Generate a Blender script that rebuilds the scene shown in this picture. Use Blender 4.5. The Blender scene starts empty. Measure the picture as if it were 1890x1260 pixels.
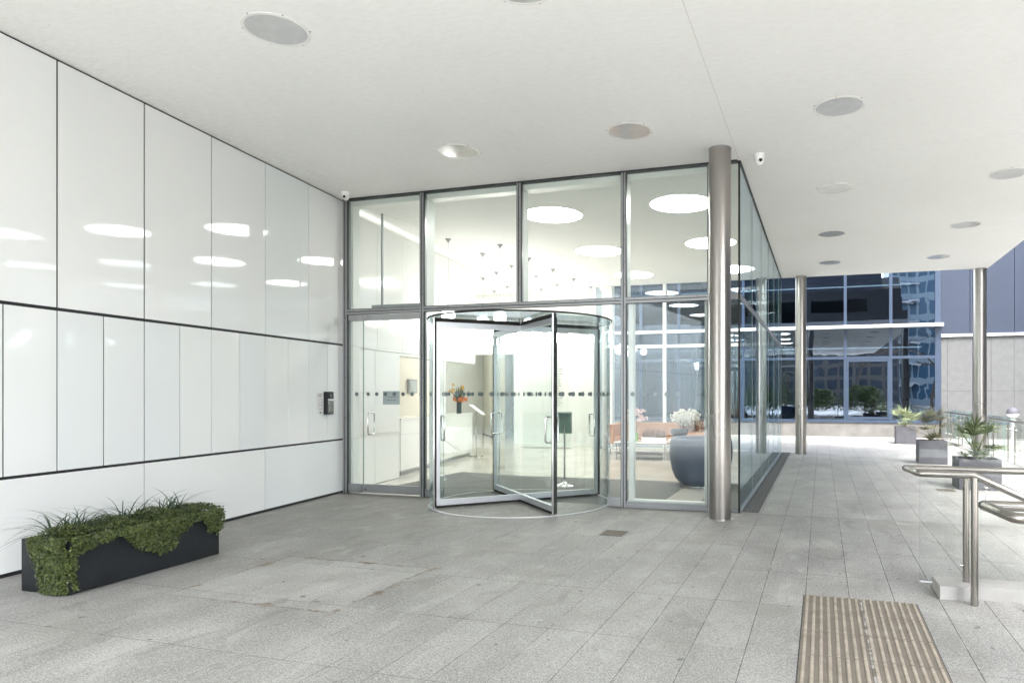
import bpy, math, random
from math import radians, sin, cos, pi, hypot, atan2
from mathutils import Vector

sc = bpy.context.scene
col = sc.collection
random.seed(7)

# ------------------------------------------------------------------ camera
cam = bpy.data.cameras.new("camera")
camo = bpy.data.objects.new("camera", cam)
col.objects.link(camo)
camo.location = (0, 0, 1.5)
camo.rotation_euler = (radians(90), 0, radians(16.993))
cam.sensor_width = 36
cam.lens = 1250 / 1890 * 36
cam.shift_x = (945 - 1135) / 1890
cam.shift_y = (727 - 630) / 1890
cam.clip_start = 0.05
cam.clip_end = 1500
sc.camera = camo

# ------------------------------------------------------------------ sky, sun, exposure
SUN_EL, SUN_AZ = radians(58), radians(145)      # azimuth clockwise from +Y
w = bpy.data.worlds.new("World")
sc.world = w
w.use_nodes = True
wn = w.node_tree.nodes
bg = wn["Background"]
sky = wn.new("ShaderNodeTexSky")
sky.sky_type = 'NISHITA'
sky.sun_disc = False
sky.sun_elevation = SUN_EL
sky.sun_rotation = SUN_AZ
sky.air_density = 1.0
sky.dust_density = 3.0
sky.ozone_density = 1.0
hsv = wn.new("ShaderNodeHueSaturation")        # thin overcast: paler than a clear sky
hsv.inputs["Saturation"].default_value = .35
w.node_tree.links.new(sky.outputs[0], hsv.inputs["Color"])
w.node_tree.links.new(hsv.outputs[0], bg.inputs[0])
bg.inputs[1].default_value = 0.15
sl = bpy.data.lights.new("sun", 'SUN')
sl.energy = .6
sl.angle = radians(20)
sl.color = (1, 0.98, 0.95)
so = bpy.data.objects.new("sun", sl)
col.objects.link(so)
sd = Vector((sin(SUN_AZ) * cos(SUN_EL), cos(SUN_AZ) * cos(SUN_EL), sin(SUN_EL)))
so.rotation_euler = sd.to_track_quat('Z', 'Y').to_euler()
so.location = (10, 10, 30)
sc.view_settings.view_transform = 'Standard'
sc.view_settings.look = 'None'
sc.view_settings.gamma = 1
sc.view_settings.exposure = 3.43
try:
    sc.cycles.transparent_max_bounces = 40
    sc.cycles.max_bounces = 10
    sc.cycles.diffuse_bounces = 6
    sc.cycles.glossy_bounces = 5
    sc.cycles.caustics_reflective = False
    sc.cycles.caustics_refractive = False
    sc.cycles.sample_clamp_indirect = 6
except Exception:
    pass

H = 4.45            # soffit height
YF = 8.65           # glass front
YB = 17.75          # back edge of canopy


# ------------------------------------------------------------------ material helpers
class NT:
    def __init__(s, m):
        s.t = m.node_tree
        s.n = s.t.nodes
        s.out = s.n["Material Output"]
        s.b = s.n.get("Principled BSDF")

    def new(s, typ, **kw):
        n = s.n.new(typ)
        for k, v in kw.items():
            setattr(n, k, v)
        return n

    def link(s, a, b):
        s.t.links.new(a, b)

    def val(s, sock, v):
        if hasattr(v, 'is_output') or isinstance(v, bpy.types.NodeSocket):
            s.link(v, sock)
        elif v is not None:
            sock.default_value = v

    def math(s, op, a, b=None, c=None, clamp=False):
        n = s.new("ShaderNodeMath", operation=op)
        n.use_clamp = clamp
        s.val(n.inputs[0], a)
        if b is not None: s.val(n.inputs[1], b)
        if c is not None: s.val(n.inputs[2], c)
        return n.outputs[0]

    def mix(s, f, a, b, blend='MIX'):
        n = s.new("ShaderNodeMix", data_type='RGBA', blend_type=blend)
        s.val(n.inputs[0], f)
        s.val(n.inputs[6], a)
        s.val(n.inputs[7], b)
        return n.outputs[2]

    def coord(s, k="Object"):
        return s.new("ShaderNodeTexCoord").outputs[k]

    def pos(s):
        return s.new("ShaderNodeNewGeometry").outputs["Position"]

    def mapping(s, v, scale=(1, 1, 1), loc=(0, 0, 0), rot=(0, 0, 0)):
        n = s.new("ShaderNodeMapping")
        s.link(v, n.inputs[0])
        n.inputs["Scale"].default_value = scale
        n.inputs["Location"].default_value = loc
        n.inputs["Rotation"].default_value = rot
        return n.outputs[0]

    def noise(s, v, scale, detail=4, rough=.5, dist=0):
        n = s.new("ShaderNodeTexNoise")
        s.link(v, n.inputs["Vector"])
        n.inputs["Scale"].default_value = scale
        n.inputs["Detail"].default_value = detail
        n.inputs["Roughness"].default_value = rough
        n.inputs["Distortion"].default_value = dist
        return n.outputs["Fac"]

    def ramp(s, f, a, b, c0=0., c1=1., smooth=False):
        n = s.new("ShaderNodeMapRange")
        if smooth: n.interpolation_type = 'SMOOTHSTEP'
        s.val(n.inputs[0], f)
        n.inputs[1].default_value = a
        n.inputs[2].default_value = b
        n.inputs[3].default_value = c0
        n.inputs[4].default_value = c1
        return n.outputs[0]

    def bump(s, h, strength=.3, dist=.01):
        n = s.new("ShaderNodeBump")
        n.inputs["Strength"].default_value = strength
        n.inputs["Distance"].default_value = dist
        s.link(h, n.inputs["Height"])
        s.link(n.outputs[0], s.b.inputs["Normal"])
        return n


def c4(c):
    return (c[0], c[1], c[2], 1)


def newmat(name):
    m = bpy.data.materials.new(name)
    m.use_nodes = True
    return m, NT(m)


def plain(name, color, rough=.5, metal=0., spec=.5, var=.06, nscale=6., bumpk=0., bscale=80., aniso=0., coat=0., stretch=(1, 1, 1)):
    m, t = newmat(name)
    v = t.mapping(t.coord(), scale=stretch)
    f = t.noise(v, nscale, 5, .55)
    fac = t.ramp(f, .3, .7, 1 - var, 1 + var)
    mx = t.mix(1.0, c4(color), (1, 1, 1, 1), 'MULTIPLY')
    n = mx.node
    t.link(fac, n.inputs[7])
    t.link(mx, t.b.inputs["Base Color"])
    t.b.inputs["Metallic"].default_value = metal
    r = t.ramp(f, .3, .7, max(rough * (1 - var), .01), min(rough * (1 + 2 * var), 1))
    t.link(r, t.b.inputs["Roughness"])
    t.b.inputs["Specular IOR Level"].default_value = spec
    if aniso: t.b.inputs["Anisotropic"].default_value = aniso
    if coat:
        t.b.inputs["Coat Weight"].default_value = coat
        t.b.inputs["Coat Roughness"].default_value = .03
    if bumpk:
        t.bump(t.noise(v, bscale, 3, .6), bumpk, .005)
    return m


def emit(name, color, strength):
    m, t = newmat(name)
    t.b.inputs["Base Color"].default_value = c4((.8, .8, .8))
    t.b.inputs["Emission Color"].default_value = c4(color)
    t.b.inputs["Emission Strength"].default_value = strength
    return m


def glassmat(name, tint=(.955, .975, .965), f0=.042, rough=0.0, refl=(.86, .94, 1), wave=0., wscale=1.):
    """architectural sheet glass: clear transmission plus angle dependent mirror"""
    m, t = newmat(name)
    t.n.remove(t.b)
    tr = t.new("ShaderNodeBsdfTransparent")
    tr.inputs[0].default_value = c4(tint)
    gl = t.new("ShaderNodeBsdfGlossy")
    gl.inputs["Color"].default_value = c4(refl)
    gl.inputs["Roughness"].default_value = rough
    lw = t.new("ShaderNodeLayerWeight")
    lw.inputs[0].default_value = .5
    p = t.math('POWER', lw.outputs["Facing"], 4.6)
    f = t.math('MULTIPLY_ADD', p, 1 - f0, f0, clamp=True)
    if wave:
        bp = t.new("ShaderNodeBump")
        bp.inputs["Strength"].default_value = 1
        bp.inputs["Distance"].default_value = wave
        t.link(t.noise(t.coord(), wscale, 2, .5, .6), bp.inputs["Height"])
        t.link(bp.outputs[0], gl.inputs["Normal"])
    mx = t.new("ShaderNodeMixShader")
    t.link(f, mx.inputs[0])
    t.link(tr.outputs[0], mx.inputs[1])
    t.link(gl.outputs[0], mx.inputs[2])
    t.link(mx.outputs[0], t.out.inputs[0])
    return m


M = {}
M['glass'] = glassmat("clear_glass")
M['glass_rail'] = glassmat('balustrade_glass', tint=(.975, .985, .98), f0=.02, refl=(.9, 1, .97))
M['glass_side'] = glassmat("side_glass", tint=(.86, .91, .90), f0=.15, wave=.0006, wscale=.6)
M['glass_edge'] = plain("glass_edge", (.10, .20, .17), .1, 0, .6)
M['glass_blue'] = glassmat("tinted_glass", tint=(.24, .30, .36), f0=.21, refl=(.70, .82, 1), wave=.0042, wscale=.5)
M['steel'] = plain("brushed_steel", (.37, .35, .33), .28, 1, .5, .04, 2, stretch=(1, 1, .6))
M['rail_steel'] = plain("satin_steel", (.36, .345, .32), .24, 1, .5, .03, 3)
M['chrome'] = plain("polished_steel", (.7, .7, .7), .12, 1)
M['alu'] = plain("grey_aluminium", (.38, .39, .40), .32, .8, .5, .08, 3)
M['wing'] = plain('wing_aluminium', (.52, .54, .57), .30, .6, .5, .05, 3)
M['mullion'] = plain("mullion_steel", (.33, .34, .35), .35, .7, .5, .12, 2)
M['white_frame'] = plain("white_frame", (.80, .81, .78), .35, 0, .5, .02)
M['black'] = plain("black_rubber", (.012, .012, .013), .5)
M['brush'] = plain("brush_seal", (.025, .022, .02), .9, bumpk=1, bscale=400)
M['joint'] = plain("joint_black", (.012, .012, .015), .6)
M['white_wall'] = plain("white_wall", (.76, .765, .75), .5, var=.015, nscale=1.5)
M['cream'] = plain("cream_wall", (.82, .78, .68), .5, var=.02)
M['white_gloss'] = plain("white_lacquer", (.82, .82, .80), .12, 0, .5, .01, coat=.3)
M['notice'] = plain("notice_sheet", (.45, .49, .50), .3)
M['ink'] = plain("printed_ink", (.06, .07, .07), .5)
M['ceil_ring'] = plain("lamp_ring", (.75, .75, .73), .4)
M['lamp_glass'] = plain("lamp_glass_off", (.50, .51, .51), .10, 0, .6, .10, 8, coat=.6)
M['disc'] = emit("lit_disc", (1, .99, .955), 2.6)
M['globe'] = emit("lit_globe", (1, .975, .92), 2.4)
M['stone'] = plain("pale_stone", (.138, .141, .14), .75, 0, .3, .10, 5, .3, 60)
M['plinth'] = plain("concrete_plinth", (.17, .165, .155), .8, 0, .3, .22, 2.2, .3, 60)
M['upstand'] = plain('upstand_stone', (.33, .325, .31), .7, 0, .3, .10, 5, .3, 60)
M['blue_panel'] = plain("blue_panel", (.034, .044, .070), .32, 0, .5, .06, 1.2)
M['blue_frame'] = plain("blue_frame", (.046, .066, .105), .32, .1, .5, .06)
M['white_trim'] = plain("white_trim", (.72, .72, .72), .4)
M['dark_int'] = plain("dark_interior", (.12, .135, .15), .7, var=.3, nscale=.8)
M['planter_black'] = plain("black_planter_metal", (.010, .012, .015), .38, 0, .5, .3, 4)
M['planter_grey'] = plain("grey_planter_zinc", (.088, .088, .102), .55, 0, .4, .18, 5, .2, 90)
M['soil'] = plain("soil", (.03, .02, .015), .95, bumpk=1, bscale=90)
M['orange'] = plain("tan_orange_leather", (.36, .15, .05), .45, 0, .4, .12, 5)
M['pinkgrey'] = plain("pink_grey_fabric", (.40, .23, .14), .8, 0, .3, .06, 20)
M['egg'] = plain("slate_blue_shell", (.016, .034, .075), .6, 0, .5, .08, 3)
M['green_glass'] = plain("lime_vase_glass", (.10, .30, .01), .12, 0, .6)
M['dark_vase'] = plain("dark_vase_glass", (.015, .03, .03), .08, 0, .6)
M['cctv'] = plain("camera_housing", (.8, .8, .8), .3)
M['wood_dark'] = plain("dark_cladding", (.17, .19, .22), .5, var=.4, nscale=3, stretch=(.4, .4, 12))
M['brown_plate'] = plain("rusty_cover", (.13, .11, .085), .7, .2, .4, .3, 30, .5, 120)
M['sheet'] = plain("mat_grey", (.15, .15, .14), .95, var=.12, nscale=120, bumpk=.6, bscale=500)
M['bark'] = plain("bark", (.09, .075, .06), .9, var=.3, nscale=20, bumpk=.5)
M['screen_green'] = plain("green_sign_glass", (.20, .30, .26), .12, 0, .5)
M['teal'] = plain("teal_glass_stair", (.30, .38, .36), .2, 0, .5, .1)
M['skin_grey'] = plain("dispenser_plastic", (.6, .6, .6), .3)


def leafmat(name, a, b, scale=14, rough=.5, trans=.25):
    m, t = newmat(name)
    g = t.new("ShaderNodeNewGeometry")
    f = t.noise(t.coord(), scale, 3, .6)
    r = g.outputs["Random Per Island"]
    k = t.math('MULTIPLY_ADD', r, .6, t.math('MULTIPLY', f, .45))
    c = t.mix(t.ramp(k, .2, .82), c4(a), c4(b))
    t.link(c, t.b.inputs["Base Color"])
    t.b.inputs["Roughness"].default_value = rough
    tl = t.new("ShaderNodeBsdfTranslucent")
    t.link(c, tl.inputs[0])
    mx = t.new("ShaderNodeMixShader")
    mx.inputs[0].default_value = trans
    t.link(t.b.outputs[0], mx.inputs[1])
    t.link(tl.outputs[0], mx.inputs[2])
    t.link(mx.outputs[0], t.out.inputs[0])
    return m


M['leaf'] = leafmat("creeper_leaf", (.014, .028, .008), (.135, .17, .05), 9)
M['blade'] = leafmat("sedge_blade", (.02, .045, .025), (.06, .10, .05), 5)
M['palm'] = leafmat("palm_leaflet", (.035, .06, .025), (.14, .18, .07), 3)
M['palm_pale'] = leafmat("pale_palm_leaflet", (.14, .18, .08), (.38, .42, .24), 3)
M['palm_brown'] = leafmat("weathered_palm_leaflet", (.05, .065, .028), (.19, .16, .09), 3)
M['hedge'] = leafmat("hedge_leaf", (.02, .04, .012), (.10, .14, .03), 1.5)
M['petal_orange'] = leafmat("orange_petal", (.75, .16, .03), (.85, .30, .05), 20)
M['petal_yellow'] = leafmat("yellow_petal", (.8, .42, .03), (.85, .55, .08), 20)
M['petal_white'] = leafmat("white_petal", (.75, .73, .68), (.82, .8, .75), 20)
M['petal_pink'] = leafmat("pink_petal", (.65, .42, .42), (.78, .66, .64), 20)
M['dry_grass'] = leafmat("dry_grass", (.16, .06, .025), (.30, .16, .08), 20)


def panel_mat():
    m, t = newmat("back_painted_glass")
    oi = t.new("ShaderNodeObjectInfo")
    c = t.mix(oi.outputs["Random"], c4((.78, .82, .83)), c4((.84, .85, .845)))
    f = t.noise(t.pos(), .9, 3, .5)
    c2 = t.mix(t.ramp(f, .35, .65, 0, .12), c, c4((.70, .75, .76)))
    t.link(c2, t.b.inputs["Base Color"])
    t.b.inputs["Roughness"].default_value = .035
    t.b.inputs["Specular IOR Level"].default_value = .55
    t.b.inputs["Coat Weight"].default_value = .1
    t.b.inputs["Coat Roughness"].default_value = .02
    t.bump(t.noise(t.pos(), .8, 2, .4), .6, .004)
    return m


M['panel'] = panel_mat()


def soffit_mat():
    m, t = newmat("rendered_soffit")
    p = t.pos()
    st = t.mapping(p, scale=(1, 3.2, 1))
    big = t.noise(p, .5, 4, .6)
    mid = t.noise(st, 9, 6, .75)
    sp = t.noise(t.mapping(p, scale=(1, 2.2, 1)), 26, 3, .6)
    c = t.mix(t.ramp(big, .3, .7), c4((.84, .845, .83)), c4((.88, .885, .875)))
    c = t.mix(t.ramp(mid, .40, .72, 0, .28), c, c4((.64, .63, .59)))
    # dirt flecks, denser beside the clad wall
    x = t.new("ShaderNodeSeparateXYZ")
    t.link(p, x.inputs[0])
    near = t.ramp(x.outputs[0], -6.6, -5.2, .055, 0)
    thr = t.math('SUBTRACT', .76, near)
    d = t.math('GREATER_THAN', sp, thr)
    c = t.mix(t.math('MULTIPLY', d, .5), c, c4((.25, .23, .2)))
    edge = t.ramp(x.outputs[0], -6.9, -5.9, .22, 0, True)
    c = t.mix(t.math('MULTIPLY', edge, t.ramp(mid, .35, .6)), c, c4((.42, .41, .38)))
    t.link(c, t.b.inputs["Base Color"])
    t.b.inputs["Roughness"].default_value = .85
    t.b.inputs["Specular IOR Level"].default_value = .2
    t.bump(t.noise(st, 60, 5, .7), .35, .006)
    return m


M['soffit'] = soffit_mat()


def paving_mat():
    m, t = newmat("granite_paving")
    p = t.pos()
    x = t.new("ShaderNodeSeparateXYZ")
    t.link(p, x.inputs[0])
    X, Y = x.outputs[0], x.outputs[1]
    W, L = .3115, .92
    u = t.math('DIVIDE', t.math('ADD', X, .118 + 100 * W), W)
    v = t.math('DIVIDE', t.math('ADD', Y, -4.95 + 60 * L), L)
    iu, iv = t.math('FLOOR', u), t.math('FLOOR', v)
    fu, fv = t.math('FRACT', u), t.math('FRACT', v)
    wob = t.math('MULTIPLY', t.math('SUBTRACT', t.noise(p, 30, 3), .5), .006)
    du = t.math('ADD', t.math('MULTIPLY', t.math('MINIMUM', fu, t.math('SUBTRACT', 1, fu)), W), wob)
    dv = t.math('ADD', t.math('MULTIPLY', t.math('MINIMUM', fv, t.math('SUBTRACT', 1, fv)), L), wob)
    ju = t.ramp(du, .0012, .0042, 1, 0)
    jv = t.ramp(dv, .0010, .0050, 1, 0)
    # per slab tone
    cmb = t.new("ShaderNodeCombineXYZ")
    t.link(iu, cmb.inputs[0]); t.link(iv, cmb.inputs[1])
    wn_ = t.new("ShaderNodeTexWhiteNoise", noise_dimensions='2D')
    t.link(cmb.outputs[0], wn_.inputs["Vector"])
    # joint visibility differs along its length and between slabs
    jn = t.ramp(t.noise(p, .8, 3), .35, .6, .25, 1)
    j = t.math('MAXIMUM', t.math('MULTIPLY', ju, t.ramp(X, -3.5, -.6, .45, 1)), t.math('MULTIPLY', jv, t.math('MULTIPLY', jn, .95)))
    grain = t.noise(p, 105, 3, .85)
    grain2 = t.noise(p, 42, 5, .85)
    mott = t.noise(t.mapping(p, scale=(1, .6, 1)), 2.2, 6, .62)
    mott2 = t.noise(p, .55, 3, .5)
    k = t.math('ADD', t.math('MULTIPLY', t.math('SUBTRACT', grain, .5), 4.2), t.math('MULTIPLY', t.math('SUBTRACT', grain2, .5), 2.0))
    k = t.math('ADD', k, t.math('MULTIPLY', t.math('SUBTRACT', mott, .5), 1.15))
    k = t.math('ADD', k, t.math('MULTIPLY', t.math('SUBTRACT', mott2, .5), .5))
    k = t.math('ADD', k, t.math('MULTIPLY', t.math('SUBTRACT', wn_.outputs[0], .5), .12))
    # worn lighter patch of relaid slabs
    inx = t.math('MULTIPLY', t.ramp(X, -4.72, -4.66), t.ramp(X, -3.24, -3.18, 1, 0))
    iny = t.math('MULTIPLY', t.ramp(Y, 3.86, 3.92), t.ramp(Y, 5.08, 5.14, 1, 0))
    inside = t.math('MULTIPLY', inx, iny)
    k = t.math('ADD', k, t.math('MULTIPLY', inside, .16))
    c = t.mix(t.ramp(k, -.5, .5), c4((.145, .142, .134)), c4((.43, .425, .405)))
    # warm brown damp stains
    bn = t.noise(p, 1.4, 4, .6)
    c = t.mix(t.ramp(bn, .53, .70, 0, .38), c, c4((.20, .187, .155)))
    st2 = t.noise(t.mapping(p, scale=(1, .5, 1), loc=(3, 7, 0)), 3.4, 6, .7, .8)
    c = t.mix(t.ramp(st2, .56, .68, 0, .40), c, c4((.135, .13, .115)))
    c = t.mix(t.ramp(st2, .44, .34, 0, .30), c, c4((.47, .465, .44)))
    # patchy darker tone towards the clad wall and along the glass front
    edge_dark = t.math('MULTIPLY', t.ramp(X, -6.4, -3.2, .55, 0), t.ramp(Y, 4.6, 7.5))
    edge_dark = t.math('MAXIMUM', edge_dark, t.math('MULTIPLY', t.ramp(Y, 7.6, 8.6, 0, .5), t.ramp(Y, 8.66, 8.7, 1, 0)))
    c = t.mix(t.math('MULTIPLY', edge_dark, t.ramp(st2, .35, .6, .4, 1)), c, c4((.15, .145, .125)))
    # rust along the patch edge
    ex = t.math('MINIMUM', t.math('ABSOLUTE', t.math('ADD', X, 4.70)), t.math('ABSOLUTE', t.math('ADD', X, 3.215)))
    ey = t.math('MINIMUM', t.math('ABSOLUTE', t.math('ADD', Y, -3.88)), t.math('ABSOLUTE', t.math('ADD', Y, -5.12)))
    big = t.math('MULTIPLY', t.math('MULTIPLY', t.ramp(X, -4.85, -4.75), t.ramp(X, -3.2, -3.1, 1, 0)), t.math('MULTIPLY', t.ramp(Y, 3.78, 3.86), t.ramp(Y, 5.14, 5.2, 1, 0)))
    e = t.math('MINIMUM', ex, ey)
    wob2 = t.math('MULTIPLY', t.ramp(t.noise(p, 3.1, 5, .65), .47, .72), .10)
    rust = t.math('MULTIPLY', t.ramp(t.math('SUBTRACT', e, wob2), 0, .012, 1, 0), big)
    rust = t.math('MULTIPLY', rust, t.ramp(t.noise(p, 4.3, 5, .7), .47, .56))
    c = t.mix(t.math('MULTIPLY', rust, .75), c, c4((.15, .10, .05)))
    line = t.math('MULTIPLY', t.ramp(e, .002, .006, 1, 0), big)
    # joints: dark line, with a paler weathered fringe
    fr = t.math('MULTIPLY', t.ramp(du, .003, .012, 1, 0), t.ramp(t.noise(p, 5, 3), .5, .6))
    c = t.mix(t.math('MULTIPLY', fr, .35), c, c4((.5, .5, .47)))
    j = t.math('MAXIMUM', j, t.math('MULTIPLY', line, t.ramp(t.noise(p, 2.3, 3), .42, .56, .1, .7)))
    c = t.mix(t.math('MULTIPLY', j, .9), c, c4((.055, .053, .048)))
    # small dark spots
    sp = t.ramp(t.noise(p, 11, 2, .3), .745, .765, 0, .55)
    c = t.mix(sp, c, c4((.06, .06, .055)))
    t.link(c, t.b.inputs["Base Color"])
    t.link(t.ramp(mott, .3, .7, .48, .72), t.b.inputs["Roughness"])
    t.b.inputs["Specular IOR Level"].default_value = .35
    h = t.math('SUBTRACT', t.math('MULTIPLY', grain2, .25), j)
    t.bump(h, .5, .004)
    return m


M['paving'] = paving_mat()


def floor_mat():
    m, t = newmat("polished_terrazzo")
    p = t.pos()
    x = t.new("ShaderNodeSeparateXYZ")
    t.link(p, x.inputs[0])
    fu = t.math('FRACT', t.math('DIVIDE', t.math('ADD', x.outputs[0], 60), .6))
    fv = t.math('FRACT', t.math('DIVIDE', x.outputs[1], .6))
    d = t.math('MINIMUM', t.math('MINIMUM', fu, t.math('SUBTRACT', 1, fu)), t.math('MINIMUM', fv, t.math('SUBTRACT', 1, fv)))
    j = t.ramp(d, .003, .007, .35, 0)
    g = t.noise(p, 150, 2, .6)
    c = t.mix(t.ramp(g, .4, .7), c4((.60, .57, .51)), c4((.50, .47, .42)))
    c = t.mix(j, c, c4((.25, .23, .2)))
    t.link(c, t.b.inputs["Base Color"])
    t.link(t.ramp(t.noise(p, 1.2, 3), .3, .7, .12, .22), t.b.inputs["Roughness"])
    return m


M['terrazzo'] = floor_mat()


def tactile_mat():
    m, t = newmat("tactile_concrete")
    p = t.pos()
    x = t.new("ShaderNodeSeparateXYZ")
    t.link(p, x.inputs[0])
    n = t.noise(p, 7, 6, .7)
    g = t.noise(p, 120, 3, .7)
    c = t.mix(t.ramp(t.math('ADD', t.math('MULTIPLY', n, .6), t.math('MULTIPLY', g, .4)), .32, .66), c4((.20, .17, .135)), c4((.43, .385, .32)))
    c = t.mix(t.ramp(x.outputs[2], .0045, .011, .62, 0), c, c4((.10, .088, .07)))  # grooves darkened: dirt plus the shade beside the ribs painted in
    # white efflorescence along the middle joint
    e = t.ramp(t.math('ABSOLUTE', t.math('SUBTRACT', x.outputs[0], t.math('ADD', .255, t.math('MULTIPLY', t.noise(p, 9, 3), .03)))), .0, .016, 1, 0)
    e = t.math('MULTIPLY', e, t.ramp(t.noise(p, 12, 4, .7), .46, .56))
    c = t.mix(t.math('MULTIPLY', e, .8), c, c4((.55, .54, .52)))
    t.link(c, t.b.inputs["Base Color"])
    t.b.inputs["Roughness"].default_value = .85
    t.bump(g, .4, .004)
    return m


M['tactile'] = tactile_mat()


def grate_mat():
    return plain("grating_steel", (.13, .13, .125), .5, .4, .5, .25, 8)


M['grate'] = grate_mat()


def facade_grid(name, wall, glassc, sx, sz, rough=.3):
    m, t = newmat(name)
    p = t.pos()
    x = t.new("ShaderNodeSeparateXYZ")
    t.link(p, x.inputs[0])
    fu = t.math('FRACT', t.math('DIVIDE', t.math('ADD', t.math('ADD', x.outputs[0], x.outputs[1]), 500), sx))
    fv = t.math('FRACT', t.math('DIVIDE', x.outputs[2], sz))
    a = t.math('MULTIPLY', t.math('GREATER_THAN', fu, .22), t.math('GREATER_THAN', fv, .3))
    c = t.mix(a, c4(wall), c4(glassc))
    t.link(c, t.b.inputs["Base Color"])
    t.link(t.math('MULTIPLY_ADD', a, -.5, .6), t.b.inputs["Roughness"])
    return m


M['tower'] = facade_grid("tower_facade", (.36, .44, .48), (.07, .15, .23), 1.3, 3.1)
M['office'] = facade_grid("office_facade", (.10, .095, .085), (.05, .065, .08), 1.9, 1.7)


# ------------------------------------------------------------------ object helpers
def tag(o, label=None, cat=None, group=None, kind=None):
    if label: o['label'] = label
    if cat: o['category'] = cat
    if group: o['group'] = group
    if kind: o['kind'] = kind
    return o


def thing(name, label, cat, loc=(0, 0, 0), group=None):
    o = bpy.data.objects.new(name, None)
    o.empty_display_size = .1
    col.objects.link(o)
    o.location = loc
    return tag(o, label, cat, group)


def wloc(o):
    v = Vector((0, 0, 0))
    while o is not None:
        v += Vector(o.location)
        o = o.parent
    return v


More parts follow.
